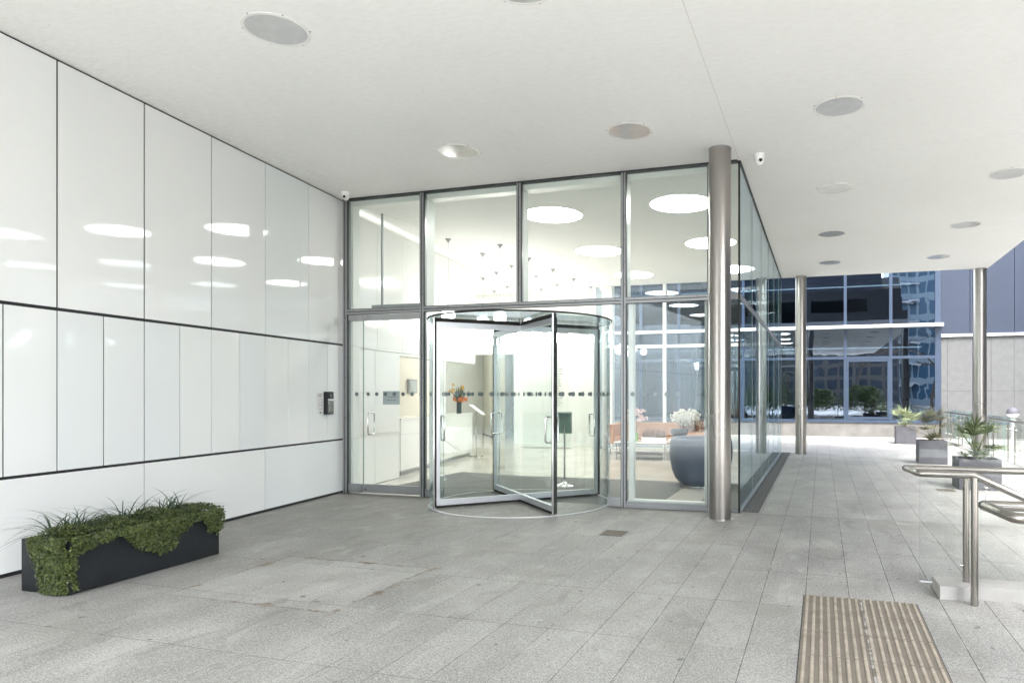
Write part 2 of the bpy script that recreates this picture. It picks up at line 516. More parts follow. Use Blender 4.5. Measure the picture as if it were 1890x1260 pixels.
class MB:
    """collects shapes in world coordinates (or local ones with local=True at build)"""

    def __init__(s):
        s.v = []; s.f = []; s.sm = []; s.mi = []

    def add(s, vs, fs, smooth=False, mi=0):
        o = len(s.v)
        s.v += [tuple(p) for p in vs]
        for f in fs:
            s.f.append(tuple(i + o for i in f)); s.sm.append(smooth); s.mi.append(mi)
        return s

    def box(s, x0, x1, y0, y1, z0, z1, mi=0):
        return s.prism([(x0, y0), (x1, y0), (x1, y1), (x0, y1)], z0, z1, mi)

    def prism(s, poly, z0, z1, mi=0, mi_side=None):
        n = len(poly)
        vs = [(x, y, z0) for x, y in poly] + [(x, y, z1) for x, y in poly]
        s.add(vs, [tuple(reversed(range(n))), tuple(range(n, 2 * n))], False, mi)
        s.add(vs, [(i, (i + 1) % n, n + (i + 1) % n, n + i) for i in range(n)], False, mi if mi_side is None else mi_side)
        return s

    def wallbox(s, a, b, z0, z1, t0, t1, mi=0):
        """box along plan segment a-b, offset t0..t1 to the right of a->b"""
        dx, dy = b[0] - a[0], b[1] - a[1]
        L = hypot(dx, dy); dx /= L; dy /= L
        nx, ny = dy, -dx
        P = [(a[0] + nx * t0, a[1] + ny * t0), (a[0] + nx * t1, a[1] + ny * t1), (b[0] + nx * t1, b[1] + ny * t1), (b[0] + nx * t0, b[1] + ny * t0)]
        return s.prism(P, z0, z1, mi)

    def tube(s, pts, r, seg=12, r1=None, cap=True):
        pts = [Vector(p) for p in pts]
        n = len(pts)
        rings = []
        ref = None
        for i, p in enumerate(pts):
            if i == 0: d = (pts[1] - p).normalized(); k = 1
            elif i == n - 1: d = (p - pts[i - 1]).normalized(); k = 1
            else:
                a = (p - pts[i - 1]).normalized(); b = (pts[i + 1] - p).normalized()
                d = (a + b).normalized(); k = 1
            up = Vector((0, 0, 1)) if ref is None else ref
            if abs(d.dot(up)) > .98: up = Vector((1, 0, 0)) if abs(d.x) < .9 else Vector((0, 1, 0))
            u = (up - d * up.dot(d)).normalized(); ref = u
            w_ = d.cross(u)
            rr = r if r1 is None else r + (r1 - r) * i / (n - 1)
            # mitre stretch
            if 0 < i < n - 1:
                cosh = max(.35, d.dot((p - pts[i - 1]).normalized()))
                bis = ((pts[i + 1] - p).normalized() - (p - pts[i - 1]).normalized())
                bl = bis.length
                bis = bis / bl if bl > 1e-6 else None
            else:
                cosh = 1; bis = None
            ring = []
            for j in range(seg):
                t = 2 * pi * j / seg
                o = (u * cos(t) + w_ * sin(t)) * rr
                if bis is not None:
                    o = o + bis * (o.dot(bis)) * (1 / cosh - 1)
                ring.append(p + o)
            rings.append(ring)
        vs = [q for ring in rings for q in ring]
        fs = []
        for i in range(n - 1):
            for j in range(seg):
                a = i * seg + j; b = i * seg + (j + 1) % seg
                fs.append((a, b, b + seg, a + seg))
        s.add(vs, fs, True)
        if cap:
            s.add(rings[0], [tuple(reversed(range(seg)))])
            s.add(rings[-1], [tuple(range(seg))])
        return s

    def cyl(s, x, y, z0, z1, r, seg=32):
        return s.tube([(x, y, z0), (x, y, z1)], r, seg)

    def lathe(s, prof, x=0, y=0, seg=32, sx=1, sy=1):
        vs = []
        for r, z in prof:
            for j in range(seg):
                t = 2 * pi * j / seg
                vs.append((x + r * cos(t) * sx, y + r * sin(t) * sy, z))
        fs = []
        for i in range(len(prof) - 1):
            for j in range(seg):
                a = i * seg + j; b = i * seg + (j + 1) % seg
                fs.append((a, b, b + seg, a + seg))
        s.add(vs, fs, True)
        if prof[0][0] > 1e-4: s.add(vs[:seg], [tuple(reversed(range(seg)))])
        if prof[-1][0] > 1e-4: s.add(vs[-seg:], [tuple(range(seg))])
        return s

    def ball(s, x, y, z, r, seg=20, n=10, squash=1):
        return s.lathe([(max(r * sin(pi * i / n), 1e-5), z - r * squash * cos(pi * i / n)) for i in range(n + 1)], x, y, seg)

    def ring(s, x, y, z0, z1, r0, r1, seg=48, a0=0, a1=2 * pi):
        """annular sector r0..r1 with height"""
        full = abs(a1 - a0 - 2 * pi) < 1e-6
        n = seg if full else seg + 1
        vs = []
        for r in (r0, r1):
            for z in (z0, z1):
                for j in range(n):
                    t = a0 + (a1 - a0) * j / seg
                    vs.append((x + r * cos(t), y + r * sin(t), z))
        A, B, C, D = 0, n, 2 * n, 3 * n
        fi, fo, ft, fb = [], [], [], []
        for j in range(seg):
            k = (j + 1) % n
            fi.append((A + k, A + j, B + j, B + k))
            fo.append((C + j, C + k, D + k, D + j))
            ft.append((B + j, D + j, D + k, B + k))
            fb.append((A + j, A + k, C + k, C + j))
        s.add(vs, fi + fo, True)
        s.add(vs, ft + fb, False)
        if not full:
            s.add(vs, [(A, B, D, C), (A + n - 1, C + n - 1, D + n - 1, B + n - 1)], False)
        return s

    def quad(s, a, b, c, d):
        return s.add([a, b, c, d], [(0, 1, 2, 3)])

    def each(s, name, mat, parent=None, bevel=0.):
        """one object for every separate piece"""
        key = {}; par = []
        def find(a):
            while par[a] != a:
                par[a] = par[par[a]]; a = par[a]
            return a
        ids = []
        for p in s.v:
            k_ = (round(p[0], 5), round(p[1], 5), round(p[2], 5))
            if k_ not in key: key[k_] = len(par); par.append(len(par))
            ids.append(key[k_])
        for f in s.f:
            for q in f[1:]:
                a, b = find(ids[f[0]]), find(ids[q])
                if a != b: par[a] = b
        groups = {}
        for i, f in enumerate(s.f): groups.setdefault(find(ids[f[0]]), []).append(i)
        out = []
        for fl in groups.values():
            m = MB(); mp = {}
            for i in fl:
                nf = []
                for q in s.f[i]:
                    if q not in mp: mp[q] = len(m.v); m.v.append(s.v[q])
                    nf.append(mp[q])
                m.f.append(tuple(nf)); m.sm.append(s.sm[i]); m.mi.append(s.mi[i])
            out.append(m.build(name, mat, parent, bevel=bevel))
        return out

    def build(s, name, mat, parent=None, local=False, bevel=0., mats=None):
        me = bpy.data.meshes.new(name)
        o = Vector((0, 0, 0))
        if not local and parent is not None:
            o = wloc(parent)
        vs = [(x - o.x, y - o.y, z - o.z) for x, y, z in s.v]
        me.from_pydata(vs, [], s.f)
        me.polygons.foreach_set("use_smooth", s.sm)
        for m_ in (mats or [mat]):
            me.materials.append(m_)
        if mats: me.polygons.foreach_set("material_index", s.mi)
        me.update()
        ob = bpy.data.objects.new(name, me)
        col.objects.link(ob)
        if parent is not None: ob.parent = parent
        if bevel:
            bv = ob.modifiers.new("bevel", 'BEVEL')
            bv.width = bevel; bv.segments = 2; bv.limit_method = 'ANGLE'
            bv.angle_limit = radians(40)
        return ob


def solo(mb, name, mat, label, cat, base, group=None, bevel=0., mats=None, kind=None):
    """a top-level thing that is one mesh, with its origin at its base"""
    ob = mb.build(name, mat, None, bevel=bevel, mats=mats)
    for v in ob.data.vertices:
        v.co -= Vector(base)
    ob.location = base
    return tag(ob, label, cat, group, kind)


def dup(root, loc, label=None, group=None):
    def rec(o, par):
        c = o.copy(); col.objects.link(c); c.parent = par
        for ch in o.children: rec(ch, c)
        return c
    r = rec(root, None)
    r.location = loc
    if label: r['label'] = label
    if group: r['group'] = group
    return r


def struct(mb, name, mat, bevel=0.):
    o = mb.build(name, mat, bevel=bevel)
    o['kind'] = 'structure'
    return o


def pane_box(mb, x0, x1, y0, y1, z0, z1):
    """sheet of glass: big faces slot 0, the four edges slot 1"""
    dx, dy = x1 - x0, y1 - y0
    vs = [(x0, y0, z0), (x1, y0, z0), (x1, y1, z0), (x0, y1, z0), (x0, y0, z1), (x1, y0, z1), (x1, y1, z1), (x0, y1, z1)]
    F = dict(b=(3, 2, 1, 0), t=(4, 5, 6, 7), s=(0, 1, 5, 4), e=(1, 2, 6, 5), n=(2, 3, 7, 6), w=(3, 0, 4, 7))
    big = 'sn' if dx > dy else 'ew'
    for k, f in F.items():
        mb.add(vs, [f], False, 0 if k in big else 1)
    return mb


def pane(name, parent, x0, x1, y0, y1, z0, z1, mat='glass'):
    return pane_box(MB(), x0, x1, y0, y1, z0, z1).build(name, None, parent, mats=[M[mat], M['glass_edge']])


# ------------------------------------------------------------------ ground
g = MB()
# one sheet to the horizon with an opening for the stair going down on the right
hx0, hx1, hy0, hy1 = 1.48, 4.4, 3.45, 5.42
B = 400
g.quad((-B, -B, 0), (B, -B, 0), (B, hy0, 0), (-B, hy0, 0))
g.quad((-B, hy1, 0), (B, hy1, 0), (B, B, 0), (-B, B, 0))
g.quad((-B, hy0, 0), (hx0, hy0, 0), (hx0, hy1, 0), (-B, hy1, 0))
g.quad((hx1, hy0, 0), (B, hy0, 0), (B, hy1, 0), (hx1, hy1, 0))
struct(g, 'paving', M['paving'])
struct(MB().box(-60, 60, -40, -1.9, .0, .004), 'forecourt', plain("pale_bounce_ground", (.52, .51, .48), .8, 0, .3, .12, 1.5))  # pale ground sheet added to bounce daylight up to the soffit
lf = MB()
lf.prism([(-12.2, 8.69), (-1.03, 8.69), (-1.03, 17.72), (-6.1, 17.72), (-6.1, 18.4), (-8.5, 18.4), (-8.5, 25.0), (-12.2, 25.0)], -.05, .004)
struct(lf, 'lobby_floor', M['terrazzo'])
mt = MB()
mt.prism([(-6.64, 9.44), (-5.6, 8.9), (-5.3, 8.72), (-2.12, 8.72), (-2.12, 11.38), (-5.25, 11.38), (-6.64, 11.6)], .004, .009)
solo(mt, 'entrance_mat', M['sheet'], 'large grey fibre mat on the lobby floor inside the revolving door', 'door mat', (-4, 10, 0), group=None)
mt = MB()
mt.box(-1.62, -1.04, 8.8, 11.38, .004, .009)
solo(mt, 'entrance_mat', M['sheet'], 'narrow grey mat strip inside the glass corner behind the front column', 'door mat', (-1.33, 10, 0))

# stair going down on the right
st = thing('stone_stair', 'pale stone steps going down beyond the looped handrails', 'stairs', (1.48, 4.4, 0))
for i in range(6):
    MB().box(1.48 + .35 * i + .002, 1.48 + .35 * (i + 1), hy0, hy1, -1.2, -.15 * (i + 1)).build('step', M['stone'], st)
MB().box(1.48, 4.4, hy0 - .1, hy0 - .001, -1.2, -.002).box(1.48, 4.4, hy1 + .001, hy1 + .1, -1.2, -.002).box(4.4, 4.5, hy0, hy1, -1.2, -.002).box(3.6, 4.4, hy0, hy1, -1.25, -1.19).each('side_wall', M['plinth'], st)
MB().box(1.33, 1.385, 3.5, 5.32, .001, .005).build('nosing_strip', M['grate'], st)

# ------------------------------------------------------------------ canopy (soffit slab and the storey over it)
can = thing('entrance_canopy', 'wide white rendered canopy slab over the entrance and walkway', 'canopy', (0, 8, H))
P = [(-13, -1.6), (3.60, -1.6), (3.72, YB), (-6.1, YB), (-6.1, 18.55), (-8.45, 18.55), (-8.45, 25.2), (-13, 25.2)]
MB().prism(P, H, H + .40).build('soffit', M['soffit'], can)
M['seam'] = plain('seam_filler', (.45, .44, .42), .8)
# hairline seams (slightly proud strips)
MB().box(-1.0015, -.9985, -1.6, 8.60, H - .001, H + .001).build('seam', M['seam'], can)
MB().box(-.93, 3.66, 8.655, 8.660, H - .002, H + .001).build('seam', M['ceil_ring'], can)
MB().box(-.93, 3.70, 8.655 + 4.55, 8.659 + 4.55, H - .0015, H + .001).build('seam', M['ceil_ring'], can)
MB().box(3.45, 3.68, -1.4, YB - .05, H + .40, H + .8).box(-.8, 3.45, YB - .3, YB - .05, H + .40, H + .8).each('parapet', M['stone'], can)
for x0, x1 in ((-2.4, -2.1), (-.95, -.5), (2.0, 3.45)):
    MB().box(x0, x1, YB - .3, YB - .06, H + .8, H + 1.4).box(x0, x1, -1.4, -1.1, H + .4, H + 1.4).each('pier', M['stone'], can)
MB().box(-13, 3.4, -1.5, YB - .06, H + 1.4, H + 1.8).build('slab', M['stone'], can)
up = thing('upper_building', 'dark clad upper storeys standing over the entrance canopy', 'building', (-5, 8, H + 1.8))
MB().box(-13, 2.6, -1.2, YB - .3, H + 1.81, H + 8).build('wall', M['wood_dark'], up)

# recessed round lights in the canopy
def ceiling_light(x, y, label):
    t = thing('ceiling_light', label, 'ceiling light', (x, y, H), 'round lights recessed in the canopy soffit')
    MB().ring(x, y, H - .006, H + .001, .232, .258).build('frame', M['ceil_ring'], t)
    MB().lathe([(.2325, H - .003), (.2325, H + .001)], x, y, 48).build('diffuser', M['lamp_glass'], t)
    m_ = MB()
    for k in range(6):
        a = k * pi / 3 + .4
        m_.cyl(x + .262 * cos(a), y + .262 * sin(a), H - .004, H + .001, .006, 8)
    m_.each('screw', M['brown_plate'], t)
    return t


GX = (-4.23, -2.07, .17, 2.40)
LN = {(0, 4.45): 'large round soffit light high above the black planter side',
      (1, 4.50): 'round soffit light at the very top, above the revolving door',
      (0, 7.33): 'round soffit light nearest the clad wall, over the revolving door',
      (1, 7.33): 'round soffit light between the revolving door and the front column',
      (2, 7.33): 'round soffit light right of the front column, largest of those over the walkway',
      (3, 10.22): 'round soffit light at the far right, nearest of the outer row',
      (2, 10.22): 'round soffit light just past the white dome beside the glass corner',
      (2, 13.1): 'third round soffit light back along the side glass wall',
      (2, 15.96): 'farthest round soffit light along the side glass wall',
      (3, 13.1): 'second round soffit light back along the outer canopy edge',
      (3, 15.96): 'farthest round soffit light along the outer canopy edge'}
for (i, y), lab in LN.items():
    yy = 4.47 if y == 4.50 else y
    ceiling_light(GX[i], yy, lab)

# lit discs in the lobby ceiling; last two unseen, added to brighten the back
LD = [(-4.25, 10.38, 'lit round ceiling disc nearest the front glass above the mat'),
      (-4.40, 13.27, 'lit round ceiling disc in the middle of the lobby'),
      (-4.47, 16.2, 'lit round ceiling disc close to the rear glazing, left of two'),
      (-2.08, 10.35, 'largest lit round ceiling disc, beside the front steel column'),
      (-2.08, 13.2, 'lit round ceiling disc half hidden behind the front steel column'),
      (-2.0, 16.15, 'lit round ceiling disc at the far corner behind the front column'),
      (-10.4, 17.2, 'unseen ceiling disc added to brighten the back beyond the reception desk'),
      (-10.6, 19.6, 'unseen ceiling disc added to brighten the back stairs')]
for x, y, lab in LD:
    t = thing('ceiling_disc_light', lab, 'ceiling light', (x, y, H), 'large lit discs in the lobby ceiling')
    MB().lathe([(.49, H - .004), (.49, H + .001)], x, y, 56).build('diffuser', M['disc'], t)
    MB().ring(x, y, H - .006, H + .001, .4905, .51).build('frame', M['white_frame'], t)

# dome cameras
def cctv(x, y, label, s=1.):
    t = thing('security_camera', label, 'security camera', (x, y, H), None)
    MB().lathe([(.062 * s, H), (.06 * s, H - .03 * s), (.055 * s, H - .04 * s)][::-1], x, y, 24).build('base', M['cctv'], t)
    MB().lathe([(.001, H - .125 * s), (.022 * s, H - .12 * s), (.042 * s, H - .10 * s), (.052 * s, H - .07 * s), (.054 * s, H - .04 * s)], x, y, 24).build('housing', M['cctv'], t)
    MB().lathe([(.001, 0), (.018 * s, .002), (.020 * s, .012)], 0, 0, 16).build('lens', M['black'], t, local=True)
    l = t.children[-1]
    l.location = (.02 * s, -.052 * s, -.085 * s); l.rotation_euler = (radians(80), 0, radians(15))
    return t


cctv(-6.66, 8.32, 'white dome camera where the clad wall meets the front glass')
cctv(-.74, 8.50, 'white dome camera under the soffit just right of the glass corner', 1.1)

# ------------------------------------------------------------------ the white clad wall
AX, AY = -6.382, 3.799
DX, DY = -.12321, .99238
def A(s, off=0.):        # point on the wall face; off = distance proud of the face (towards the forecourt)
    return (AX + DX * s + DY * off, AY + DY * s - DX * off)


cw = thing('clad_wall', 'long white wall of glossy glass panels with black joints', 'wall', (AX, AY, 0))
MB().wallbox(A(-13.6, -.0105), A(4.93, -.0105), .0, H, 0, -.25).build('backing', M['joint'], cw)
MOD = .8965
S0 = .475
def wpanel(s0, s1, z0, z1, mat='panel', par=None, g0=.006, gz=.0):
    m_ = MB()
    m_.wallbox(A(s0 + g0, -.010), A(s1 - g0, -.010), z0, z1, 0, .010)
    return m_.build('panel', M[mat], par or cw, bevel=.0015)


s_end = 4.925
k = 4
joints = [S0 + MOD * i for i in range(-16, 5)] + [s_end]
for a, b in zip(joints[:-1], joints[1:]):
    g0 = .0055 if a > 1.4 else .0095
    wpanel(a, b, 2.262, 4.432, g0=g0)
jm = [S0 + MOD * i / 2 for i in range(-4, 10)] + [s_end]
jm = [S0 + MOD * i for i in range(-16, -2)] + jm
jm = sorted(set(round(q, 4) for q in jm))
for a, b in zip(jm[:-1], jm[1:]):
    wpanel(a, b, .826, 2.232, g0=.0075 if a < 1.5 else .005)
jb = [S0 + MOD * (1 + 2 * i) for i in range(-8, 2)] + [3.165, s_end]
jb = sorted(set(round(q, 3) for q in jb))
jb = [q for i, q in enumerate(jb) if i == 0 or q - jb[i - 1] > .1]
for a, b in zip(jb[:-1], jb[1:]):
    wpanel(a, b, .035, .800, g0=.006)

# intercom and its plate
p0, p1 = A(4.235), A(4.395)
t = thing('intercom_sign', 'small pale metal plate with a circled bell symbol left of the intercom', 'sign', (*p0, 1.2))
MB().wallbox(A(4.235, .001), A(4.40, .001), 1.205, 1.525, 0, .006).build('plate', M['white_trim'], t, bevel=.001)
ik = MB()
for zz, a0, a1 in ((1.50, 4.275, 4.375), (1.478, 4.262, 4.36), (1.464, 4.27, 4.35)):
    ik.wallbox(A(a0, .0072), A(a1, .0072), zz, zz + .006, 0, .001)
def onwall(s, z, off): x, y = A(s, off); return (x, y, z)
ccx, ccz = 4.318, 1.355
for rr, th in ((.062, .0035),):
    n = 40
    pts = [(ccx + rr * cos(2 * pi * i / n), ccz + rr * 1.25 * sin(2 * pi * i / n)) for i in range(n)]
    pin = [(ccx + (rr - th) * cos(2 * pi * i / n), ccz + (rr * 1.25 - th) * sin(2 * pi * i / n)) for i in range(n)]
    for i in range(n):
        j = (i + 1) % n
        ik.quad(onwall(*pts[i], .0082), onwall(*pts[j], .0082), onwall(*pin[j], .0082), onwall(*pin[i], .0082))
bell = [(-.030, -.016), (-.022, -.006), (-.020, .016), (-.010, .028), (.010, .028), (.020, .016), (.022, -.006), (.030, -.016)]
for (a, b), (c, d) in zip(bell, bell[1:] + bell[:1]):
    L = hypot(c - a, d - b); nx, nz = -(d - b) / L * .002, (c - a) / L * .002
    ik.quad(onwall(ccx + a + nx, ccz + b + nz, .0082), onwall(ccx + c + nx, ccz + d + nz, .0082), onwall(ccx + c - nx, ccz + d - nz, .0082), onwall(ccx + a - nx, ccz + b - nz, .0082))
ik.wallbox(A(4.305, .0072), A(4.332, .0072), 1.222, 1.246, 0, .001)
ik.build('print', M['ink'], t)
t = thing('intercom', 'dark intercom unit with silver face on the clad wall beside the glass door', 'intercom', (*A(4.47), 1.2))
MB().wallbox(A(4.405, .001), A(4.575, .001), 1.205, 1.535, 0, .055).build('housing', M['planter_black'], t, bevel=.004)
MB().wallbox(A(4.43, .0565), A(4.565, .0565), 1.225, 1.40, 0, .006).build('face_plate', M['rail_steel'], t, bevel=.002)
MB().wallbox(A(4.43, .0565), A(4.565, .0565), 1.405, 1.43, 0, .012).build('hood', M['white_trim'], t, bevel=.002)
m_ = MB(); m_.tube([onwall(4.50, 1.475, .0565), onwall(4.50, 1.475, .066)], .026, 20); m_.build('lens', M['chrome'], t)

# ------------------------------------------------------------------ front glass facade
MX = [-6.925, -5.575, -4.03, -2.515, -1.36, -1.02]
ff = thing('glass_facade', 'full height steel framed glass front with bolted grey mullions', 'glass facade', (-4, YF, 0))
def mull(x, w_=.062, z0=0, z1=H - .0205, par=ff, mat='mullion'):
    m = MB().box(x - w_ / 2, x + w_ / 2, YF - .045, YF + .05, z0, z1)
    o = m.build('mullion', M[mat], par, bevel=.002)
    b = MB().box(x - .0058, x + .0058, YF - .0465, YF - .03, z0, z1)
    b.build('gasket', M['black'], o)
    MB().box(x - w_ / 2 - .007, x - w_ / 2 - .0003, YF - .036, YF - .010, z0, z1).box(x + w_ / 2 + .0003, x + w_ / 2 + .007, YF - .036, YF - .010, z0, z1).each('gasket', M['black'], o)
    bo = MB()
    z = z0 + .25
    while z < z1:
        bo.tube([(x + .018, YF - .0455, z), (x + .018, YF - .049, z)], .006, 8)
        z += .30
    bo.each('bolt', M['planter_black'], o)
    return o


mull(-6.905, .07)
for x in (MX[1], MX[3]): mull(x)
mull(MX[2], z0=2.776)
mull(-1.36, .07)
# transoms at door head height, with bolts
def transom(x0, x1, z0=2.70, z1=2.775):
    o = MB().box(x0, x1, YF - .040, YF + .045, z0, z1).build('transom', M['mullion'], ff, bevel=.0015)
    MB().box(x0, x1, YF - .0415, YF - .03, z0 + .032, z0 + .042).build('gasket', M['black'], o)
    MB().box(x0 + .008, x1 - .008, YF - .034, YF - .010, z0 - .007, z0 - .0003).box(x0 + .008, x1 - .008, YF - .034, YF - .010, z1 + .0003, z1 + .007).each('gasket', M['black'], o)
    bo = MB(); x = x0 + .12
    while x < x1 - .05:
        bo.tube([(x, YF - .0405, z1 - .016), (x, YF - .044, z1 - .016)], .006, 8)
        x += .28
    bo.each('bolt', M['planter_black'], o)


for a, b in ((-6.87, -5.606), (-5.544, -2.546), (-2.484, -1.395)):
    transom(a, b)
# black head channel and base channel
MB().box(-6.94, -1.02, YF - .05, YF + .05, H - .020, H + .001).build('head_channel', M['black'], ff)
MB().box(-2.484, -1.395, YF - .04, YF + .045, .005, .045).box(-2.484, -1.395, YF - .035, YF + .045, .055, .085).box(-2.484, -1.395, YF - .025, YF + .045, .045, .055).each('sill', M['mullion'], ff, bevel=.002)
# upper panes
for a, b in ((-6.868, -5.608), (-5.542, -4.063), (-3.997, -2.548), (-2.482, -1.397)):
    pane('pane', ff, a, b, YF - .006, YF + .006, 2.777, H - .0205)
lower = pane('pane', ff, -2.482, -1.397, YF - .006, YF + .006, .087, 2.698)
sidel = pane('pane', ff, -6.868, -6.61, YF - .006, YF + .006, .15, 2.60)
MB().box(-6.868, -6.612, YF - .018, YF + .018, .02, .149).box(-6.868, -6.612, YF - .018, YF + .018, 2.601, 2.698).each('rail', M['alu'], ff, bevel=.002)
# fixed glass either side of the revolving drum, at the facade line
pane('pane', ff, -5.542, -5.235, YF - .006, YF + .006, .12, 2.698)
pane('pane', ff, -2.745, -2.548, YF - .006, YF + .006, .12, 2.698)
pane('pane', ff, -5.235, -2.745, YF - .006, YF + .006, 2.535, 2.698)
MB().box(-5.542, -5.235, YF - .02, YF + .02, .005, .119).box(-2.745, -2.548, YF - .02, YF + .02, .005, .119).each('rail', M['alu'], ff, bevel=.002)
# white inner frames standing behind the glass
wf = MB()
for x, d in ((-5.575, .20), (-4.03, .16), (-2.515, .16)):
    wf.box(x - .03, x + .03, YF + .052, YF + .052 + d, 2.78, H - .10)
wf.box(-6.87, -6.83, YF + .052, YF + .2, 0.01, H - .10)
wf.each('inner_mullion', M['white_frame'], ff, bevel=.002)
MB().box(-6.90, -1.40, YF + .052, YF + .22, H - .099, H - .001).build('inner_head', M['white_frame'], ff)
MB().box(-2.47, -2.40, YF + .052, YF + .15, .01, 2.70).box(-1.45, -1.41, YF + .052, YF + .15, .01, 2.70).box(-2.40, -1.45, YF + .052, YF + .15, .01, .10).each('inner_frame', M['white_frame'], ff, bevel=.002)

MB().box(-6.318, -6.292, YF + .03, YF + .055, 2.80, 4.20).box(-6.50, -5.61, YF + .052, YF + .10, 2.776, 2.84).each('window_stay', M['mullion'], ff)
# dots applied to the glass at eye level
def dots(parent, pts, normal_y=True, r=.030, ang=None):
    m_ = MB()
    for p in pts:
        n = 20
        if ang is None:
            vs = [(p[0] + r * cos(2 * pi * i / n), p[1], p[2] + r * sin(2 * pi * i / n)) for i in range(n)]
        m_.add(vs, [tuple(range(n))])
    return m_.build('dots', M['dots'], parent)


M['dots'] = plain("frosted_dot", (.13, .155, .165), .5)
dots(sidel, [(-6.72, YF - .0075, 1.5)])
dots(lower, [(-2.40 + .153 * i, YF + .0075, 1.5) for i in range(7)])

# hinged glass door left of the drum
dr = thing('glass_door', 'tall frameless glass door with steel rails left of the revolving door', 'door', (-6.60, YF, 0))
dp = pane('pane', dr, -6.600, -5.612, YF - .006, YF + .006, .15, 2.60)
MB().box(-6.60, -5.612, YF - .02, YF + .02, .025, .149).build('bottom_rail', M['alu'], dr, bevel=.002)
MB().box(-6.60, -5.612, YF - .02, YF + .02, 2.601, 2.69).build('top_rail', M['alu'], dr, bevel=.002)
MB().tube([(-6.55, YF - .021, 2.655), (-6.55, YF - .026, 2.655)], .02, 16).tube([(-6.55, YF - .021, .07), (-6.55, YF - .026, .07)], .014, 16).each('pivot', M['rail_steel'], dr)
for sgn in (-1, 1):
    y = YF + sgn * .075
    MB().tube([(-6.47, YF + sgn * .007, 1.22), (-6.47, y - sgn * .02, 1.22), (-6.47, y, 1.20), (-6.47, y, .92), (-6.47, y - sgn * .02, .90), (-6.47, YF + sgn * .007, .90)], .0115, 12).build('handle', M['chrome'], dr)
dots(dp, [(-6.517 + .1515 * i, YF - .0075, 1.5) for i in range(7)])
t = thing('notice', 'grey printed notice stuck inside the hinged glass door', 'notice', (-6.12, YF, 1.34))
MB().box(-6.27, -5.98, YF + .0085, YF + .0105, 1.345, 1.545).build('sheet', M['notice'], t)
ik = MB()
rr = random.Random(3)
for z, x0, x1 in ((1.452, -6.185, -6.045), (1.406, -6.20, -6.045)):
    x = x0
    while x < x1:
        wd = rr.uniform(.012, .032)
        ik.box(x, min(x + wd, x1), YF + .0070, YF + .0082, z, z + .010); x += wd + .007
ik.build('print', M['ink'], t)

# ------------------------------------------------------------------ revolving door
RC = (-3.99, 8.61); R = 1.22; RZ = 2.50
rv = thing('revolving_door', 'round glass revolving door with four steel framed wings', 'revolving door', (*RC, 0))
m_ = MB(); m_.lathe([(R - .012, .003), (R - .012, .007)], *RC, 64); m_.build('floor_disc', M['paving'], rv)
MB().ring(*RC, .002, .012, R - .0115, R + .012, 72).build('threshold_ring', M['white_trim'], rv)
MB().ring(*RC, .0, .008, R + .0125, R + .035, 72).build('base_ring', M['mullion'], rv)
# drum glass
for name, a0, a1 in (('drum_glass', radians(131), radians(229)), ('drum_glass', radians(-47), radians(49))):
    MB().ring(*RC, .012, RZ - .002, R, R + .012, 26, a0, a1).build(name, M['glass'], rv)
for a in (131, 229, -47, 49):
    a = radians(a)
    x, y = RC[0] + (R + .006) * cos(a), RC[1] + (R + .006) * sin(a)
    MB().cyl(x, y, .012, RZ, .013, 12).build('post', M['chrome'], rv)
# glass lid with dark edge trim
MB().lathe([(R + .03, RZ), (R + .03, RZ + .012)], *RC, 64).build('lid', M['glass'], rv)
MB().ring(*RC, RZ - .004, RZ + .018, R + .0305, R + .040, 72).build('lid_trim', M['brush'], rv)
# wings
for ang in (-135, -45, 135, 45):
    a = radians(ang)
    ux, uy = cos(a), sin(a)
    def W(r, off=0.): return (RC[0] + ux * r - uy * off, RC[1] + uy * r + ux * off)
    wg = MB().wallbox(W(.005), W(R - .045), .045, .118, -.022, .022).wallbox(W(.005), W(R - .045), RZ - .128, RZ - .055, -.022, .022).wallbox(W(R - .092), W(R - .045), .118, RZ - .128, -.022, .022)
    fr = wg.build('wing', M['wing'], rv, bevel=.002)
    g_ = MB(); g_.wallbox(W(.012), W(R - .093), .119, RZ - .129, -.005, .005)
    gp = g_.build('pane', M['glass'], fr)
    MB().wallbox(W(.004), W(R - .045), .012, .0445, -.012, .012).wallbox(W(.004), W(R - .02), RZ - .0545, RZ - .003, -.014, .014).wallbox(W(R - .0445), W(R - .008), .03, RZ - .055, -.021, .021).each('brush_seal', M['brush'], fr)
    for sgn in (-1, 1):
        rr_ = R - .13
        h0, h1 = .90, 1.215
        e0 = W(rr_, sgn * .006); e1 = W(rr_, sgn * .07)
        e2 = W(rr_, sgn * .085)
        MB().tube([(*e0, h1), (*e1, h1), (*e2, h1 - .015), (*e2, h0 + .015), (*e1, h0), (*e0, h0)], .0115, 12).build('handle', M['chrome'], fr)
    # dots on the wing glass
    dm = MB()
    r_ = .12
    while r_ < R - .15:
        n = 20
        for off in (-.0062,):
            vs = []
            for i in range(n):
                x, y = W(r_ + .030 * cos(2 * pi * i / n), off)
                vs.append((x, y, 1.5 + .030 * sin(2 * pi * i / n)))
            dm.add(vs, [tuple(range(n))])
        r_ += .155
    dm.build('dots', M['dots'], fr)
for a0, a1, ch in ((131, 229, 0), (-47, 49, 1)):
    dm = MB()
    a = a0 + 6
    while a < a1 - 3:
        n = 16
        vs = []
        for i in range(n):
            th = radians(a) + .030 / (R + .014) * cos(2 * pi * i / n)
            vs.append((RC[0] + (R + .0135) * cos(th), RC[1] + (R + .0135) * sin(th), 1.5 + .030 * sin(2 * pi * i / n)))
        dm.add(vs, [tuple(range(n))])
        a += 7.2
    dm.build('dots', M['dots'], [o for o in rv.children if o.name.startswith('drum_glass')][ch])
